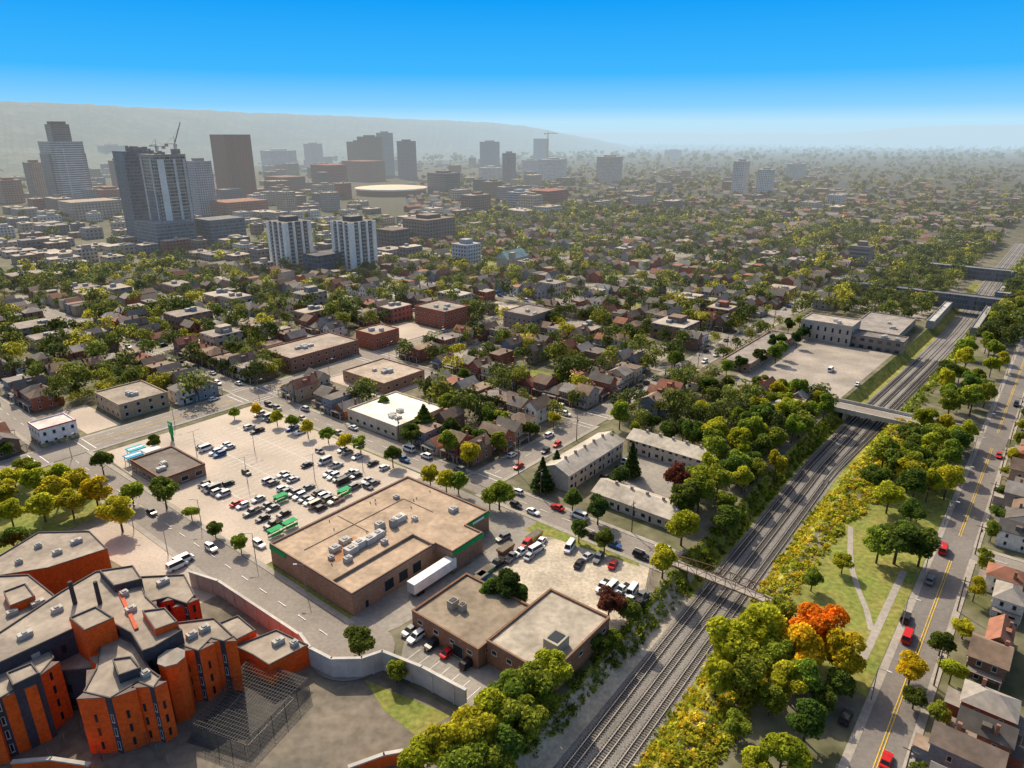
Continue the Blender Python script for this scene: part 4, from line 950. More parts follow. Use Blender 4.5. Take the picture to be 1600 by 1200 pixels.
for t in [(862,1045,10,4,YG),(832,1070,11,4.6,LG),(795,1088,11,5,LG),(765,1112,10,4.6,YG),(815,1122,10,4.6,LG),(742,1150,10,4.8,YG),(690,1165,9,4.5,YG),(655,1185,8,4,YG),(720,1192,10,5,LG),(790,1165,9,4.5,GN),(850,1105,8,3.6,LG),(770,1195,8,4,LG),
 (1140,1005,13,5.6,YG),(1192,978,12,5.2,YG),(1168,1052,10,4.4,LG),(1222,962,10,4.2,LG),(1120,1058,9,3.6,YG),(1282,982,14,6,OG),(1315,1022,12,5,GO),(1248,1012,12,5,GO),(1262,1060,9,4,LG),(1232,1062,9,4,YG),(1262,1122,9,4.2,GN),(1222,1182,9,4.4,YG),(1205,1092,7,3,LG),(1150,1132,6,3,LG),(1310,1068,7,3.2,GN),(1180,1190,6,3,YG),(1290,1095,6,2.8,GN),(1215,1025,9,4,LG),
 (1405,842,13,6.6,GN),(1442,852,11,5,GN),(1375,850,10,4.6,LG),(1390,775,10,4.6,YG),(1318,878,6,2.8,YG),(1270,905,6,2.8,LG),(1425,800,9,4.2,GN),
 (20,745,9,4.6,YG),(52,752,9,4.6,YG),(85,765,10,5,YG),(118,752,9,4.6,YG),(148,768,10,5,GO),(185,800,11,5.2,YG),(205,770,8,4,LG),(65,790,9,4.4,YG),(15,800,8,4,YG),(110,785,9,4.4,YG),(20,845,8,4,GN),(5,770,9,4.5,YG),(40,730,8,4,LG),(95,740,8,4,YG),
 (158,722,8,3.8,GN),(255,765,11,4.6,GN),(335,826,5.5,2.5,GN),(375,848,5.5,2.6,LG),(298,800,5,2.4,LG),(240,690,6,3,GN),(10,702,6,3,GN),
 (400,640,6,2.6,GO),(432,652,6.5,2.8,YG),(480,668,7,3,YG),(512,678,6.5,3,LG),(538,690,7,3.2,YG),(562,693,7,3,LG),(613,712,7.5,3.4,GN),(365,645,5,2.4,LG),(455,660,6.5,2.8,LG),
 (672,742,8,3.4,YG),(697,750,8,3.4,YG),(716,752,8,3.2,LG),(780,772,9,4.8,LG),(765,778,7,3.4,LG),(905,828,7,3,GN),(945,843,7,3,GN),(1037,876,9,4,YG),(935,795,9,4,DG),(895,780,7,3.2,GN),
 (790,915,10,4.4,DG),(765,925,7,3,GN),(812,930,7,3,GN),(952,940,8,4,'reddish'),(985,955,6,3.4,GN),(960,1000,5,2.6,LG),(935,1005,5,2.6,GN),
 (848,735,12,3,DG,True),(988,715,12,3,DG,True),(968,745,8,3.6,DG),(1060,750,12,4.6,'reddish'),(870,720,10,3,DG,True),(1045,672,8,3.4,GN),(955,690,8,3,GN),
 (700,632,10,4.6,LG),(875,590,9,4,LG),(905,570,10,5,GN),(1055,560,9,4.5,GN),(725,588,8,4,GN),(600,630,7,3.4,GN),(1100,640,9,4.6,YG),(1425,1045,7,3.6,GO),(1472,1005,6,3,GN),(1430,1090,5,2.6,GN)]: tpx(*t)
for a in range(96,330,8):
    tree(*W(a+random.uniform(-2,2),16.5+random.uniform(-4,5)),0,random.uniform(5.5,9),random.uniform(2.6,4),random.choice((GN,LG,GN,DG)))
    if a%16==0: tree(*W(a+random.uniform(-2,2),-1.2),0,random.uniform(4.5,7),random.uniform(2,2.9),random.choice((GN,LG,YG)))
def belt(poly,n,hr,rr,cols,gap=.72,con=0):
    P=[GAB(*p) for p in poly]; A=[p[0] for p in P]; B=[p[1] for p in P]; got=0
    for it in range(n*60):
        if got>=n: break
        a=random.uniform(min(A),max(A)); b=random.uniform(min(B),max(B)); x=b-bc(a)
        if not inpoly(P,a,b) or -10.5<x<6 or abs(a-146)<4 and b<-30 or abs(a-290)<8 or abs(b+8)<7: continue
        X,Y=W(a,b); rad=random.uniform(*rr)
        if any((X-t[0])**2+(Y-t[1])**2<((rad+t[2])*gap)**2 for t in TREES): continue
        tree(X,Y,zg(a,b),random.uniform(*hr)*(.8+.2*rad/rr[1]),rad,random.choice(cols),random.random()<con); got+=1
belt([(1040,850),(1075,790),(1060,730),(1130,690),(1180,620),(1260,610),(1295,660),(1275,700),(1225,750),(1185,800),(1140,860),(1095,880)],38,(9,13),(3.4,5.4),[YG,YG,LG,LG,LG,GN],.54)
belt([(1420,670),(1445,620),(1490,570),(1570,490),(1620,440),(1620,510),(1580,570),(1555,620),(1545,670),(1480,690)],40,(9,13),(3.4,5.4),[YG,LG,LG,YG,GN],.55)
belt([(1340,770),(1420,690),(1490,690),(1560,720),(1545,770),(1490,830),(1400,800),(1350,810)],24,(8,13),(3.2,5.4),[GN,LG,LG,YG],.58)
belt([(1370,655),(1440,575),(1425,570),(1355,640)],5,(4,6),(1.8,2.6),[YG,LG],.8)
belt([(1050,620),(1100,600),(1250,510),(1265,530),(1220,575),(1120,660),(1050,680)],14,(7,11),(3,4.6),[GN,DG,LG],.75)
random.seed(77); cand=[]; HX=np.array([(h[0],h[1]) for h in HOUSES])
for it in range(17000):
    a=random.uniform(-60,900); b=random.uniform(-640,-60)
    if it%24==1: a=random.uniform(430,900); b=random.uniform(-29,-14)
    X,Y=W(a,b)
    if not infr(X,Y,40,4): continue
    p=PX(X,Y)
    if p[1]<425 and p[0]<640 and random.random()<.7: continue
    if blocked(a,b,1.5): continue
    if any((ax=='a' and abs(a-at)<hw+1.8 and lo<b<hi) or (ax=='b' and abs(b-at)<hw+1.8 and lo<a<hi) for ax,at,lo,hi,hw in ROADS): continue
    rad=random.choice((2.6,3,3.3,3.7,4.2,5))
    if np.min((HX[:,0]-X)**2+(HX[:,1]-Y)**2)<(3.7+rad*.46)**2: continue
    cand.append((X,Y,rad))
cand.sort(key=lambda t:t[0]**2+t[1]**2)
acc=[]; cell={}
for X,Y,rad in cand:
    k=(int(X//8),int(Y//8)); ok=True
    for i in(-1,0,1):
        for j in(-1,0,1):
            for (x,y,r2) in cell.get((k[0]+i,k[1]+j),()):
                if (x-X)**2+(y-Y)**2<((rad+r2)*.66)**2: ok=False
    if ok: cell.setdefault(k,[]).append((X,Y,rad)); acc.append((X,Y,rad))
far=[]
for X,Y,rad in acc:
    if len(TREES)<300: tree(X,Y,0,rad*random.uniform(2.0,2.7),rad,random.choice([GN,GN,DG,LG,LG,YG]),random.random()<.06)
    else: far.append((X,Y,rad*random.uniform(1.0,1.25),random.random()))
for i in range(6000):
    px=random.uniform(-30,1630); py=216+(random.random()**1.7)*190
    if px<700 and 262<py and random.random()<.85: continue
    X,Y=G(px,py); a,b=AB(X,Y)
    if -60<b<-30 and a<1000 or blocked(a,b,0) or (a<760 and -560<b<-130): continue
    far.append((X,Y,random.uniform(3.4,5.4)*(1 if py>300 else 1.3 if py>255 else 2.4),random.random()))
vs=[];cc=[]
pal=np.array([(.075,.095,.028),(.12,.145,.034),(.065,.085,.028),(.085,.105,.03),(.13,.15,.036),(.11,.13,.032),(.2,.21,.038),(.085,.105,.032),(.16,.17,.034),(.3,.28,.036)])
for (X,Y,rad,u) in far:
    d=math.hypot(X,Y); n=int((560 if d<420 else 340 if d<600 else 150 if d<900 else 40)); lf=rad*(.082 if d<420 else .105 if d<600 else .15 if d<900 else .3)
    k=6+int(u*4); lc=rng.normal(size=(k,3))*np.array([.36,.36,.27])*rad; lr=rad*(.5+.2*rng.random(k)); ix=rng.integers(0,k,n)
    dd=rng.normal(size=(n,3)); dd[:,2]=np.where(dd[:,2]<-.4,-dd[:,2],dd[:,2]); dd/=np.linalg.norm(dd,axis=1)[:,None]
    pos=lc[ix]+dd*(lr[ix]*(.85+.2*rng.random(n)))[:,None]; pos[:,2]=pos[:,2]*1.05+rad*1.25; pos+=np.array([X,Y,0])
    nr=dd+rng.normal(size=(n,3))*.4; nr/=np.linalg.norm(nr,axis=1)[:,None]
    vs.append(leafq(pos,nr,lf*(.6+.7*rng.random(n)))); cc.append(np.tile(pal[int(u*10)]*(.8+.4*rng.random())*(1 if d<900 else .8),(n,1)))
o=bpy.data.objects.new('distant_trees',quads(np.concatenate(vs),'distant_trees',M['leafattr'],np.concatenate(cc))); C.objects.link(o); tag(o,'far off tree canopy among streets towards the horizon','trees',None,'stuff')
def scrub(name,label,polys,n,cols,sz,hz):
    vs=[];cc=[]
    for poly in polys:
        A=[p[0] for p in poly];B=[p[1] for p in poly]; got=0; it=0
        while got<n and it<n*20:
            it+=1; a=random.uniform(min(A),max(A)); b=random.uniform(min(B),max(B))
            if not inpoly(poly,a,b) or -8.2<b-bc(a)<4.6 or abs(a-146)<2.2 and b<-34: continue
            if 216<a<420 and b-bc(a)<7.2 and b>bc(a): continue
            got+=1; X,Y=W(a,b); z=zg(a,b); m=18; s=random.uniform(.35,1)**1.3*sz
            dd=rng.normal(size=(m,3)); dd[:,2]=np.abs(dd[:,2]); dd/=np.linalg.norm(dd,axis=1)[:,None]
            pos=dd*np.array([s,s,s*hz])*(.5+.5*rng.random((m,1)))+np.array([X,Y,z]); nr=dd+rng.normal(size=(m,3))*.7; nr/=np.linalg.norm(nr,axis=1)[:,None]
            vs.append(leafq(pos,nr,s*.27*(.6+.7*rng.random(m)))); cc.append(np.tile(np.array(random.choice(cols))*random.uniform(.8,1.2),(m,1)))
    o=bpy.data.objects.new(name,quads(np.concatenate(vs),name,M['leafattr'],np.concatenate(cc))); C.objects.link(o); tag(o,label,'scrub',None,'stuff')
scrub('scrub','yellow green scrub covering the bank right of the tracks',[[(60,-42.5),(135,-44),(135,-31),(60,-28)],[(130,-45),(290,-46.4),(290,-32),(215,-30),(195,-34),(130,-36)]],1700,[(.46,.38,.035),(.38,.36,.035),(.26,.29,.03),(.5,.36,.03),(.32,.32,.035),(.18,.22,.025)],1.45,.95)
scrub('weeds','green weeds along the bank left of the tracks',[[(76,-61),(110,-61),(150,-63),(300,-63),(300,-58.5),(150,-57.5),(110,-57.5),(76,-57)]],1300,[(.16,.21,.03),(.26,.28,.03),(.11,.15,.022)],1.2,1.0)
scrub('bushes','low bushes along the distant railway bank',[[(300,-41),(620,-36),(620,-28),(300,-36)]],1000,[(.2,.24,.03),(.13,.17,.024)],1.7,1.3)
# ------------------------------------------------------------------ cars
CL={'white':(.75,.75,.74),'silver':(.45,.46,.47),'grey':(.16,.165,.17),'black':(.02,.02,.022),'red':(.5,.015,.015),'blue':(.03,.09,.26),'beige':(.4,.34,.26)}
KIND={'sedan':(4.5,.88,-1.7,1.0,-1.1,.25,.88,1.44),'suv':(4.6,.92,-2.15,1.05,-1.95,.35,1.0,1.72),'van':(5.3,.98,-2.55,2.0,-2.45,1.3,1.1,2.15),'pickup':(5.6,.96,-.7,1.35,-.45,.65,1.05,1.8),'hatchback':(4.0,.86,-1.9,.95,-1.6,.25,.9,1.5)}
CP_={}; CM={}
for kd,(L,hw,cb0,cb1,ct0,ct1,bz,rz_) in KIND.items():
    b=MB(); secs=[(-L/2,hw*.84,.42,bz-.12),(-L/2+.25,hw,.3,bz),(cb1,hw,.26,bz),(L/2-.5,hw*.97,.28,bz-.1),(L/2-.1,hw*.85,.36,bz-.24),(L/2,hw*.78,.42,bz-.34)]
    for (x0,w0,l0,t0),(x1,w1,l1,t1) in zip(secs,secs[1:]):
        b.hull8([(x0,-w0,l0),(x1,-w1,l1),(x1,w1,l1),(x0,w0,l0)],[(x0,-w0*.97,t0),(x1,-w1*.97,t1),(x1,w1*.97,t1),(x0,w0*.97,t0)])
    if kd=='pickup': b.box(-L/2+.15,cb0-.1,-hw+.12,hw-.12,bz+.004,bz+.012,1)
    cb=[(cb0,-hw*.93,bz),(cb1,-hw*.93,bz),(cb1,hw*.93,bz),(cb0,hw*.93,bz)]; ct=[(ct0,-hw*.74,rz_),(ct1,-hw*.74,rz_),(ct1,hw*.74,rz_),(ct0,hw*.74,rz_)]
    b.hull8(cb,ct)
    r=empty('car',(0,0,0),absolute=False); bo=b.build('body',[M['paint'],M['rubber']],r)
    def glass(name,i,j,sh=(.9,.82)):
        P=[Vector(cb[i]),Vector(cb[j]),Vector(ct[j]),Vector(ct[i])]; c=sum(P,Vector())/4; nrm=(P[1]-P[0]).cross(P[3]-P[0]).normalized(); ex=(P[1]-P[0]).normalized()
        Q=[]
        for p in P:
            d=p-c; u=d.dot(ex); w=d-ex*u; Q.append(tuple(c+ex*u*sh[0]+w*sh[1]+nrm*.02))
        g_=MB(); g_.face(Q); return g_.build(name,M['glass'],r)
    glass('windscreen',1,2); glass('rear_window',3,0); glass('side_window',0,1); glass('side_window',2,3)
    for x in(-L*.3,L*.3):
        for s_ in(-1,1):
            g_=MB(); g_.tube((x,s_*(hw-.2),.33),(x,s_*(hw+.02),.33),.33,n=12); g_.tube((x,s_*(hw+.021),.33),(x,s_*(hw+.03),.33),.18,n=8,m=1); g_.build('wheel',[M['rubber'],M['pole']],r)
    for s_ in(-1,1):
        g_=MB(); g_.box(L/2-.06,L/2+.015,s_*hw*.55-.16,s_*hw*.55+.16,bz-.36,bz-.22) ; g_.build('headlight',M['frame'],r)
        g_=MB(); g_.box(-L/2-.015,-L/2+.05,s_*hw*.6-.14,s_*hw*.6+.14,bz-.34,bz-.16); g_.build('tail_light',M['red'],r)
    CP_[kd]=r
    for i,j in((1,2),(3,0),(0,1),(2,3)):
        P=[Vector(cb[i]),Vector(cb[j]),Vector(ct[j]),Vector(ct[i])]; c=sum(P,Vector())/4; nrm=(P[1]-P[0]).cross(P[3]-P[0]).normalized(); b.face([tuple(c+(p-c)*.86+nrm*.02) for p in P],2)
    for x in(-L*.3,L*.3):
        for s_ in(-1,1): b.tube((x,s_*(hw-.2),.33),(x,s_*(hw+.02),.33),.33,n=8,m=1)
    o=b.build('car',[M['paint'],M['rubber'],M['glass']]); CM[kd]=o.data; bpy.data.objects.remove(o)
CW=['white']*5+['silver']*3+['grey']*4+['black']*5+['red']*1+['blue']*2+['beige']
CK=['sedan']*4+['suv']*5+['hatchback']*2+['pickup']*1+['van']
CARS=[]
def car(X,Y,ang,group,kd=None,cn=None,z=.1):
    if any((X-x)**2+(Y-y)**2<5.2 for x,y in CARS): return
    CARS.append((X,Y)); kd=kd or random.choice(CK); cn=cn or random.choice(CW); d=math.hypot(X,Y)
    if d<300: r=dup(CP_[kd],(X,Y,z),ang,(1,1,1),{'body':CL[cn]})
    else:
        r=bpy.data.objects.new('car',CM[kd]); C.objects.link(r); r.location=(X,Y,z); r.rotation_euler=(0,0,ang); r.color=(*CL[cn],1)
    auto(r,'%s %s'%(cn,kd),'car',group,PX(X,Y,.8))
random.seed(101)
AGN=GA-PI/2
for a,b0,b1,pr in ((90.8,-200,-186,.7),(90.8,-181,-159,.62),(96,-181,-159,.6),(96,-198,-190,.5),(105,-187,-158,.85),(110.2,-187,-158,.8),(105,-229,-214,.75),(110.2,-226,-216,.5),(119.8,-186,-174,.6),(119.8,-172,-157,.7),(125,-188,-157,.4),(125,-232,-222,.35),(134.4,-238,-160,.34)):
    u=round(b0/2.75)*2.75+1.37
    while u<b1:
        if random.random()<pr: car(*W(a+random.uniform(-.25,.25),u+random.uniform(-.12,.12)),GA+random.choice((0,PI))+random.uniform(-.03,.03),'cars parked in the store lot')
        u+=2.75
for x,y,an in ((385,738,AGN),(575,760,AGN),(500,705,AGN),(300,735,GA),(405,850,AGN)): car(*G(x,y,.7),an,'cars parked in the store lot')
for x,y,kd,cn in [(650,995,'suv','white'),(663,1000,'sedan','silver'),(676,1006,'suv','black'),(701,1018,'sedan','red'),(732,1035,'suv','black'),(640,985,'sedan','grey')]:
    car(*G(x,y,.7),GA+random.choice((0,PI)),'cars beside the brown warehouse',kd,cn)
for x,y,kd,cn in [(890,855,'van','white'),(920,868,'sedan','silver'),(935,872,'suv','grey'),(958,881,'sedan','red'),(786,840,'suv','grey'),(815,862,'pickup','white'),(828,868,'sedan','silver'),(800,870,'pickup','grey'),(838,858,'van','white'),(790,872,'sedan','beige'),(822,850,'suv','red'),(845,846,'sedan','white'),(777,880,'pickup','black'),(942,916,'pickup','white'),(957,917,'van','white'),(972,921,'pickup','white'),(987,925,'van','white'),(1002,932,'pickup','grey'),(968,932,'suv','black'),(983,938,'sedan','white'),(998,945,'pickup','black'),(905,880,'sedan','black')]:
    car(*G(x,y,.7),GA+random.choice((0,PI))+random.uniform(-.25,.25),'vehicles in the gravel yard',kd,cn)
for a,bb in((152,-10.6),(196,-10.4)): car(*W(a,bb),GA,'cars on the roads','van','red',.2)
for x,y,kd,cn,an in [(287,875,'van','white',GA),(277,884,'van','white',GA),(330,856,'suv','white',AGN),(237,800,'sedan','black',AGN),(1415,965,'suv','black',GA),(1322,1120,'suv','black',GA),(1385,1188,'sedan','red',GA),(1450,838,'sedan','black',GA),(1298,578,'van','white',GA),(1305,580,'van','white',GA),(1340,600,'sedan','white',GA),(785,838,'sedan','grey',AGN),(765,700,'suv','white',AGN)]:
    car(*G(x,y,.7),an,'cars on the roads',kd,cn,.2)
for ax,at,lo,hi,hw in ROADS:
    if at in(72,-560,-460): continue
    for s_ in(-1,1):
        u=lo+10
        while u<min(hi-8,520):
            u+=random.uniform(5.8,9)
            if random.random()<(.05 if at==-8 else .4 if at!=-262 else .14):
                a,b=(at+s_*(hw-1.1),u) if ax=='a' else (u,at+s_*(hw-1.1))
                if any(r[0]!=ax and abs((b if ax=='a' else a)-r[1])<r[4]+5 for r in ROADS) : continue
                X,Y=W(a,b)
                if infr(X,Y,10) and math.hypot(X,Y)<480 and len(CARS)<290: car(X,Y,(AGN if ax=='a' else GA)+(0 if s_<0 else PI),'cars parked along the streets',z=.26)
for i in range(10):
    a,b=random.uniform(174,198),-104+random.choice((2,28)); X,Y=W(a,b); car(X,Y,AGN,'cars in the townhouse court')
for r in CP_.values():
    for c in list(r.children): bpy.data.objects.remove(c)
    bpy.data.objects.remove(r)
X,Y=G(676,903,1.5); tr=empty('semi_trailer',(X,Y,.06),'long white box trailer backed up behind the store','trailer')
c_,s_=math.cos(GA),math.sin(GA)
b=MB(); b.obox(X,Y,1.25,4.05,14.6,2.6,GA); b.build('box_body',M['tint'],tr,(.78,.77,.75)); b=MB(); b.obox(X,Y,.95,1.24,14,1.1,GA); b.build('chassis',M['rubber'],tr)
for k in(-5.8,-4.5):
    for sd in(-1,1):
        b=MB(); cx,cy=X+k*c_+sd*s_,Y+k*s_-sd*c_; b.tube((cx,cy,.56),(cx+.3*s_*sd,cy-.3*c_*sd,.56),.5,n=12); b.build('wheel',M['rubber'],tr)
for sd in(-.8,.8): b=MB(); b.obox(X+4.6*c_-sd*s_,Y+4.6*s_+sd*c_,.06,1.2,.18,.18,GA); b.build('landing_leg',M['pole'],tr)
b=MB(); b.obox(X-7.33*c_,Y-7.33*s_,1.4,3.95,.05,2.4,GA); b.build('rear_door',M['frame'],tr)
for i,(x,y,cn,cl) in enumerate([(757,895,'green',(.04,.16,.08)),(748,905,'blue',(.03,.1,.25)),(790,858,'rusty',(.25,.1,.05)),(835,838,'yellow',(.5,.36,.05))]):
    X,Y=G(x,y,.8); r=empty('skip',(X,Y,.07),'%s metal skip container in the gravel yard'%cn,'skip'); b=MB(); e=lambda u,v,z:(X+u*c_-v*s_,Y+u*s_+v*c_,z)
    b.hull8([e(-2,-1,.1),e(2,-1,.1),e(2,1,.1),e(-2,1,.1)],[e(-2.7,-1.2,1.6),e(2.7,-1.2,1.6),e(2.7,1.2,1.6),e(-2.7,1.2,1.6)]); b.build('bin',M['tint'],r,cl); b=MB(); b.obox(X,Y,1.605,1.68,5.2,2.2,GA); b.build('load',M['dirt'],r)
for a,bb in ((100.5,-172),(93.4,-156.8),(88.5,-156.5),(115,-160)):
    X,Y=W(a,bb); r=empty('cart_shelter',(X,Y,.1)); b=MB()
    for sd in(-1,1): b.obox(X-sd*s_,Y+sd*c_,.4,1.3,3.8,.08,GA)
    b.build('side_panel',M['tint'],r,(.02,.33,.09)); b=MB(); b.obox(X,Y,2.0,2.1,4,2.3,GA); b.build('canopy',M['tint'],r,(.02,.3,.10))
    for k in(-1.8,1.8):
        for sd in(-1,1): b=MB(); b.tube((X+k*c_-sd*s_,Y+k*s_+sd*c_,.1),(X+k*c_-sd*s_,Y+k*s_+sd*c_,2.0),.05); b.build('post',M['pole'],r)
    auto(r,'green trolley shelter','trolley shelter','trolley shelters in the store lot',PX(X,Y,1))
X,Y=G(270,688); r=empty('pylon_sign',(X,Y,0),'tall green pylon sign at the lot entrance','sign'); b=MB(); b.obox(X,Y,2.5,7.4,2.4,.5,AGN); b.build('sign_panel',M['tint'],r,(.01,.3,.09)); b=MB(); b.obox(X,Y,-.1,2.49,1.4,.4,AGN); b.build('sign_post',M['tint'],r,(.02,.2,.07))
b=MB(); b.obox(X,Y,6.0,6.9,1.8,.56,AGN); b.build('sign_face',M['white'],r)
for i,(a,b0,cl,nm) in enumerate([(84,-233,(.03,.3,.5),'blue'),(90,-233,(.7,.68,.64),'white'),(87,-238,(.03,.35,.42),'teal')]):
    X,Y=W(a,b0); r=empty('canopy',(X,Y,.1),'%s flat canopy beside the low restaurant'%nm,'canopy'); b=MB(); b.obox(X,Y,3,3.3,5.4,4,GA); b.obox(X,Y,3.31,3.36,5,1,GA,1); b.build('roof',[M['tint'],M['white']],r,cl)
    for u in(-2.3,2.3):
        for v in(-1.6,1.6): b=MB(); b.tube((X+u*c_-v*s_,Y+u*s_+v*c_,0),(X+u*c_-v*s_,Y+u*s_+v*c_,3),.1); b.build('post',M['pole'],r)
def lamp(X,Y,h,ang,base,grp,two=False):
    r=empty('street_lamp',(X,Y,0)); b=MB(); b.tube((X,Y,-.1),(X,Y,h),.12,.07,7); b.build('pole',M['pole'],r)
    for q in ((ang,ang+PI) if two else (ang,)):
        b=MB(); b.tube((X,Y,h-.15),(X+1.6*math.cos(q),Y+1.6*math.sin(q),h+.1),.05); b.build('arm',M['pole'],r); b=MB(); b.obox(X+1.9*math.cos(q),Y+1.9*math.sin(q),h+.02,h+.2,.9,.35,q); b.build('lamp_head',M['frame'],r)
    auto(r,base,'street lamp',grp,PX(X,Y,h/2))
def upole(X,Y,h,ang):
    r=empty('utility_pole',(X,Y,0)); b=MB(); b.tube((X,Y,-.1),(X,Y,h),.17,.11,7); b.build('pole',M['wood'],r); b=MB(); b.obox(X,Y,h-1.1,h-.95,2.4,.14,ang); b.build('crossarm',M['wood'],r); b=MB(); b.tube((X+.3,Y,h-2.6),(X+.3,Y,h-1.7),.22); b.build('transformer',M['pole'],r)
    auto(r,'brown timber utility pole','utility pole','poles along the streets',PX(X,Y,h/2))
for a,bb in((100.2,-190),(115,-175),(100.2,-222),(115,-210),(129,-168)): lamp(*W(a,bb),9.5,GA,'tall twin armed lot lamp','lamps in the store lot',True)
for a,b in((64.8,-170),(78.3,-150),(78.3,-128),(64.8,-190),(78.3,-178)): lamp(*W(a,b),8,0 if a<70 else PI,'tall roadside lamp','lamps along the prison road')
for a in range(100,420,28): lamp(*W(a,-12.4),8,AGN,'slim grey street lamp','lamps along the right street')
for a in range(110,420,30): upole(*W(a,-3.5),9.5,AGN)
for b in range(-240,-70,32): upole(*W(152.2,b),10,GA)
for a in range(160,480,34): upole(*W(a,-126.8),10,AGN)
for a in range(0,480,36): lamp(*W(a,-253.4),9,-AGN,'tall main street lamp','lamps along the main street')
for b in range(-240,-150,30): upole(*W(219.8,b),10,GA)
# ------------------------------------------------------------------ hills
def ridge(name,label,crest,base_d,noise,seed,m='hill'):
    random.seed(seed); pts=[]
    for (x0,y0,d0),(x1,y1,d1) in zip(crest,crest[1:]):
        n=max(2,int(abs(x1-x0)/5))
        for i in range(n): t=i/n; pts.append((x0+(x1-x0)*t,y0+(y1-y0)*t,d0+(d1-d0)*t))
    b=MB(); prev=None; w_=0
    for x,y,d in pts:
        w_=w_*.8+random.uniform(-1,1)*noise
        v=(600-y)/F; Y=d; z=max(-4,H+Y*(-sp+cp*v)/(cp+sp*v)+w_); X=(x-800)/F*(Y*cp-(z-H)*sp); k=Y
        row=[(X*(1-base_d/k),Y-base_d,-4)]
        for t,zz in ((.8,.1),(.6,.28),(.42,.55),(.25,.8),(.1,.95)): row.append((X*(1-base_d*t/k),Y-base_d*t,max(-3,z*zz+random.uniform(-noise,noise)*2*(z>20))))
        row+= [(X,Y,z),(X*1.5,Y*1.5,z-25)]
        if prev:
            for i in range(len(row)-1): b.face([prev[i],row[i],row[i+1],prev[i+1]])
        prev=row
    return struct(b.build(name,M[m]),label,'hill')
ridge('escarpment_hill','long hazy wooded escarpment behind the downtown',[(-500,154,2900),(0,158,3100),(150,164,3300),(300,172,3600),(450,178,3900),(600,184,4200),(760,191,4600),(820,197,4800),(870,206,5000),(930,217,5200),(1000,232,5400)],1200,2,1)
ridge('distant_hill','faint wooded ridge at the far right horizon',[(1180,221,8800),(1240,215,8600),(1340,206,8300),(1400,200,8200),(1500,196,8000),(1650,194,8000),(2100,190,8000)],1800,3,2)
ridge('distant_hill','very faint low hills along the central horizon',[(600,204,10500),(900,207,10500),(1100,209,10500),(1300,209,10500),(1500,208,10500)],1500,2,3)
# ------------------------------------------------------------------ labels
LM=[('the store',590,800),('the prison',180,960),('the white trailer',675,895),('the brown warehouse',800,960),('the sports cage',385,1110),('the bent concrete wall',600,1050),('the low restaurant',255,735),('the green pylon sign',270,675),('the white corner shop',100,670),('the beige workshop',210,630),('the white roofed hall',625,655),('the tall townhouse row',915,740),('the low townhouse row',1000,795),('the rear townhouse row',1050,725),('the footbridge',1135,895),('the road bridge',1350,645),('the stone station',1320,515),('the station car park',1330,590),('the park walk',1380,960),('the upper red van',1470,830),('the lower red van',1390,1030),('the left twin tower',458,390),('the right twin tower',557,390),('the long brick block',470,555),('the square brick block',590,535),('the dark brick block',695,510),('the low tan warehouse',620,595),('the grey mid rise',730,400),('the green roofed church',800,410),('the brown right mid rise',1340,400),('the platform bridge',1490,475),('the turning circle',545,1000),('the gravel yard',930,890),('the parking lot',430,720),('the arena',612,297),('the dark slab tower',372,260),('the unfinished towers',258,310),('the tall left tower',115,260),('the terraced brown block',670,362),('the long red block',855,312),('the white centre slab',862,268),('the red low block',515,275),('the tan corner block',1150,610),('the gravel bank',900,1120),('the forecourt',240,870),('the curving footpath',1345,900),('the pale corner lot',545,515),('the dark annex',520,415),('the dark glassy block',350,365),('the right skyline towers',1172,285),('the lone beige tower',950,265)]
ORD=['nearest','second','third','fourth','fifth','sixth','seventh','eighth','ninth','tenth','eleventh','twelfth','thirteenth','fourteenth','fifteenth','sixteenth','seventeenth','eighteenth','nineteenth','twentieth']
gp=defaultdict(list)
for o,base,(x,y) in AUTO:
    n,lx,ly=min(LM,key=lambda l:(l[1]-x)**2+((l[2]-y)*1.6)**2); dx,dy=x-lx,y-ly
    if base=='red van' and 'red van' in n: n,lx,ly='the park walk',1380,960; dx,dy=x-lx,y-ly
    rel=('left of' if dx<0 else 'right of') if abs(dx)>1.4*abs(dy) else ('behind' if dy<0 else 'in front of')
    gp[(base,rel,n)].append((math.hypot(dx,dy),o))
for (base,rel,n),l in gp.items():
    l.sort(key=lambda t:t[0])
    for i,(d,o) in enumerate(l): o['label']=('%s %s %s'%(base,rel,n)) if len(l)==1 else ('%s %s %s %s'%(ORD[min(i,19)],base,rel,n))
for o in bpy.data.objects:
    if '_abs' in o: del o['_abs']
# ------------------------------------------------------------------ aerial haze painted into every material as a glow growing with world Y, light, camera
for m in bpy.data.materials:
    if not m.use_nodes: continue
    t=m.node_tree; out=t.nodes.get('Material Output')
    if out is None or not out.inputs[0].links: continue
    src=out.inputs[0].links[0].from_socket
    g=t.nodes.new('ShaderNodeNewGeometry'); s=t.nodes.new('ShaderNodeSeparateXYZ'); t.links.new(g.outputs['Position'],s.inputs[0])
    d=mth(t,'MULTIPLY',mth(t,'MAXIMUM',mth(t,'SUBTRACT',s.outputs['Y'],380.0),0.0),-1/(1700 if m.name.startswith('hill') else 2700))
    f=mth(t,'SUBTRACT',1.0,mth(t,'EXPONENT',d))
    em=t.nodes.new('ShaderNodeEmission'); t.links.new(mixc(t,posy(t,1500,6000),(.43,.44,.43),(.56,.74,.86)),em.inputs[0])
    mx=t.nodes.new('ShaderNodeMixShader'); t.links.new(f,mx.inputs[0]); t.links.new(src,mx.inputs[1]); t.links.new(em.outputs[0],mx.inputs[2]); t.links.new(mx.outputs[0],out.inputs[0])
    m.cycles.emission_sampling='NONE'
EL=R(43); AZ=R(-24)
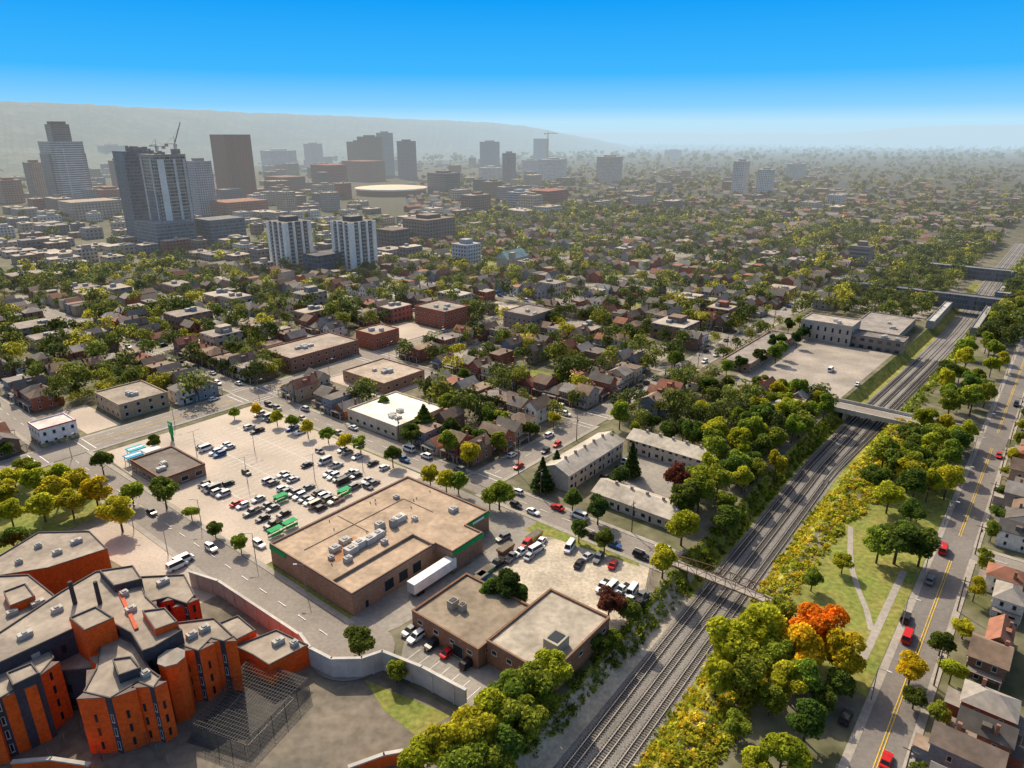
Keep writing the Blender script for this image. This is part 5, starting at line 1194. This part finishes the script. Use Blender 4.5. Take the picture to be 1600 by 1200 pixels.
sv=Vector((math.sin(AZ)*math.cos(EL),math.cos(AZ)*math.cos(EL),math.sin(EL)))
ld=bpy.data.lights.new('sun','SUN'); ld.energy=5.0; ld.angle=R(.5); ld.color=(1,.88,.67); lo=bpy.data.objects.new('sun',ld); C.objects.link(lo); lo.rotation_euler=sv.to_track_quat('Z','Y').to_euler()
w=bpy.data.worlds.new('World'); S.world=w; w.use_nodes=True; T=w.node_tree; N=T.nodes; L=T.links
sky=N.new('ShaderNodeTexSky'); sky.sky_type='NISHITA'; sky.sun_disc=False; sky.sun_elevation=EL; sky.sun_rotation=AZ%(2*PI); sky.dust_density=4
bg=N['Background']; bg.inputs[1].default_value=.15; L.new(sky.outputs[0],bg.inputs[0])
tc=N.new('ShaderNodeTexCoord'); sx=N.new('ShaderNodeSeparateXYZ'); L.new(tc.outputs['Generated'],sx.inputs[0])
mr=N.new('ShaderNodeMapRange'); mr.inputs[1].default_value=0; mr.inputs[2].default_value=.17; L.new(sx.outputs['Z'],mr.inputs[0])
cr=N.new('ShaderNodeValToRGB'); e=cr.color_ramp.elements; e[0].color=(.56,.77,.9,1); e[1].color=(.002,.34,.94,1)
for p_,c_2 in((.10,(.5,.79,.98,1)),(.21,(.26,.65,1,1)),(.45,(.055,.48,1,1))): q=e.new(p_); q.color=c_2
L.new(mr.outputs[0],cr.inputs[0]); bg2=N.new('ShaderNodeBackground'); L.new(cr.outputs[0],bg2.inputs[0]); bg2.inputs[1].default_value=1
mf=N.new('ShaderNodeMapRange'); mf.inputs[1].default_value=.17; mf.inputs[2].default_value=.3; L.new(sx.outputs['Z'],mf.inputs[0])
mx=N.new('ShaderNodeMixShader'); L.new(mf.outputs[0],mx.inputs[0]); L.new(bg2.outputs[0],mx.inputs[1]); L.new(bg.outputs[0],mx.inputs[2]); L.new(mx.outputs[0],N['World Output'].inputs[0])
cd=bpy.data.cameras.new('camera'); cd.sensor_width=36; cd.lens=F/1600*36; cd.clip_end=80000; cd.clip_start=1; co=bpy.data.objects.new('camera',cd); C.objects.link(co); co.location=(0,0,H); co.rotation_euler=(PI/2-PT,0,0); S.camera=co
S.view_settings.view_transform='Standard'; S.view_settings.look='None'; S.view_settings.exposure=0
print('houses',len(HOUSES),'trees',len(TREES),'far',len(far),'cars',len(CARS))
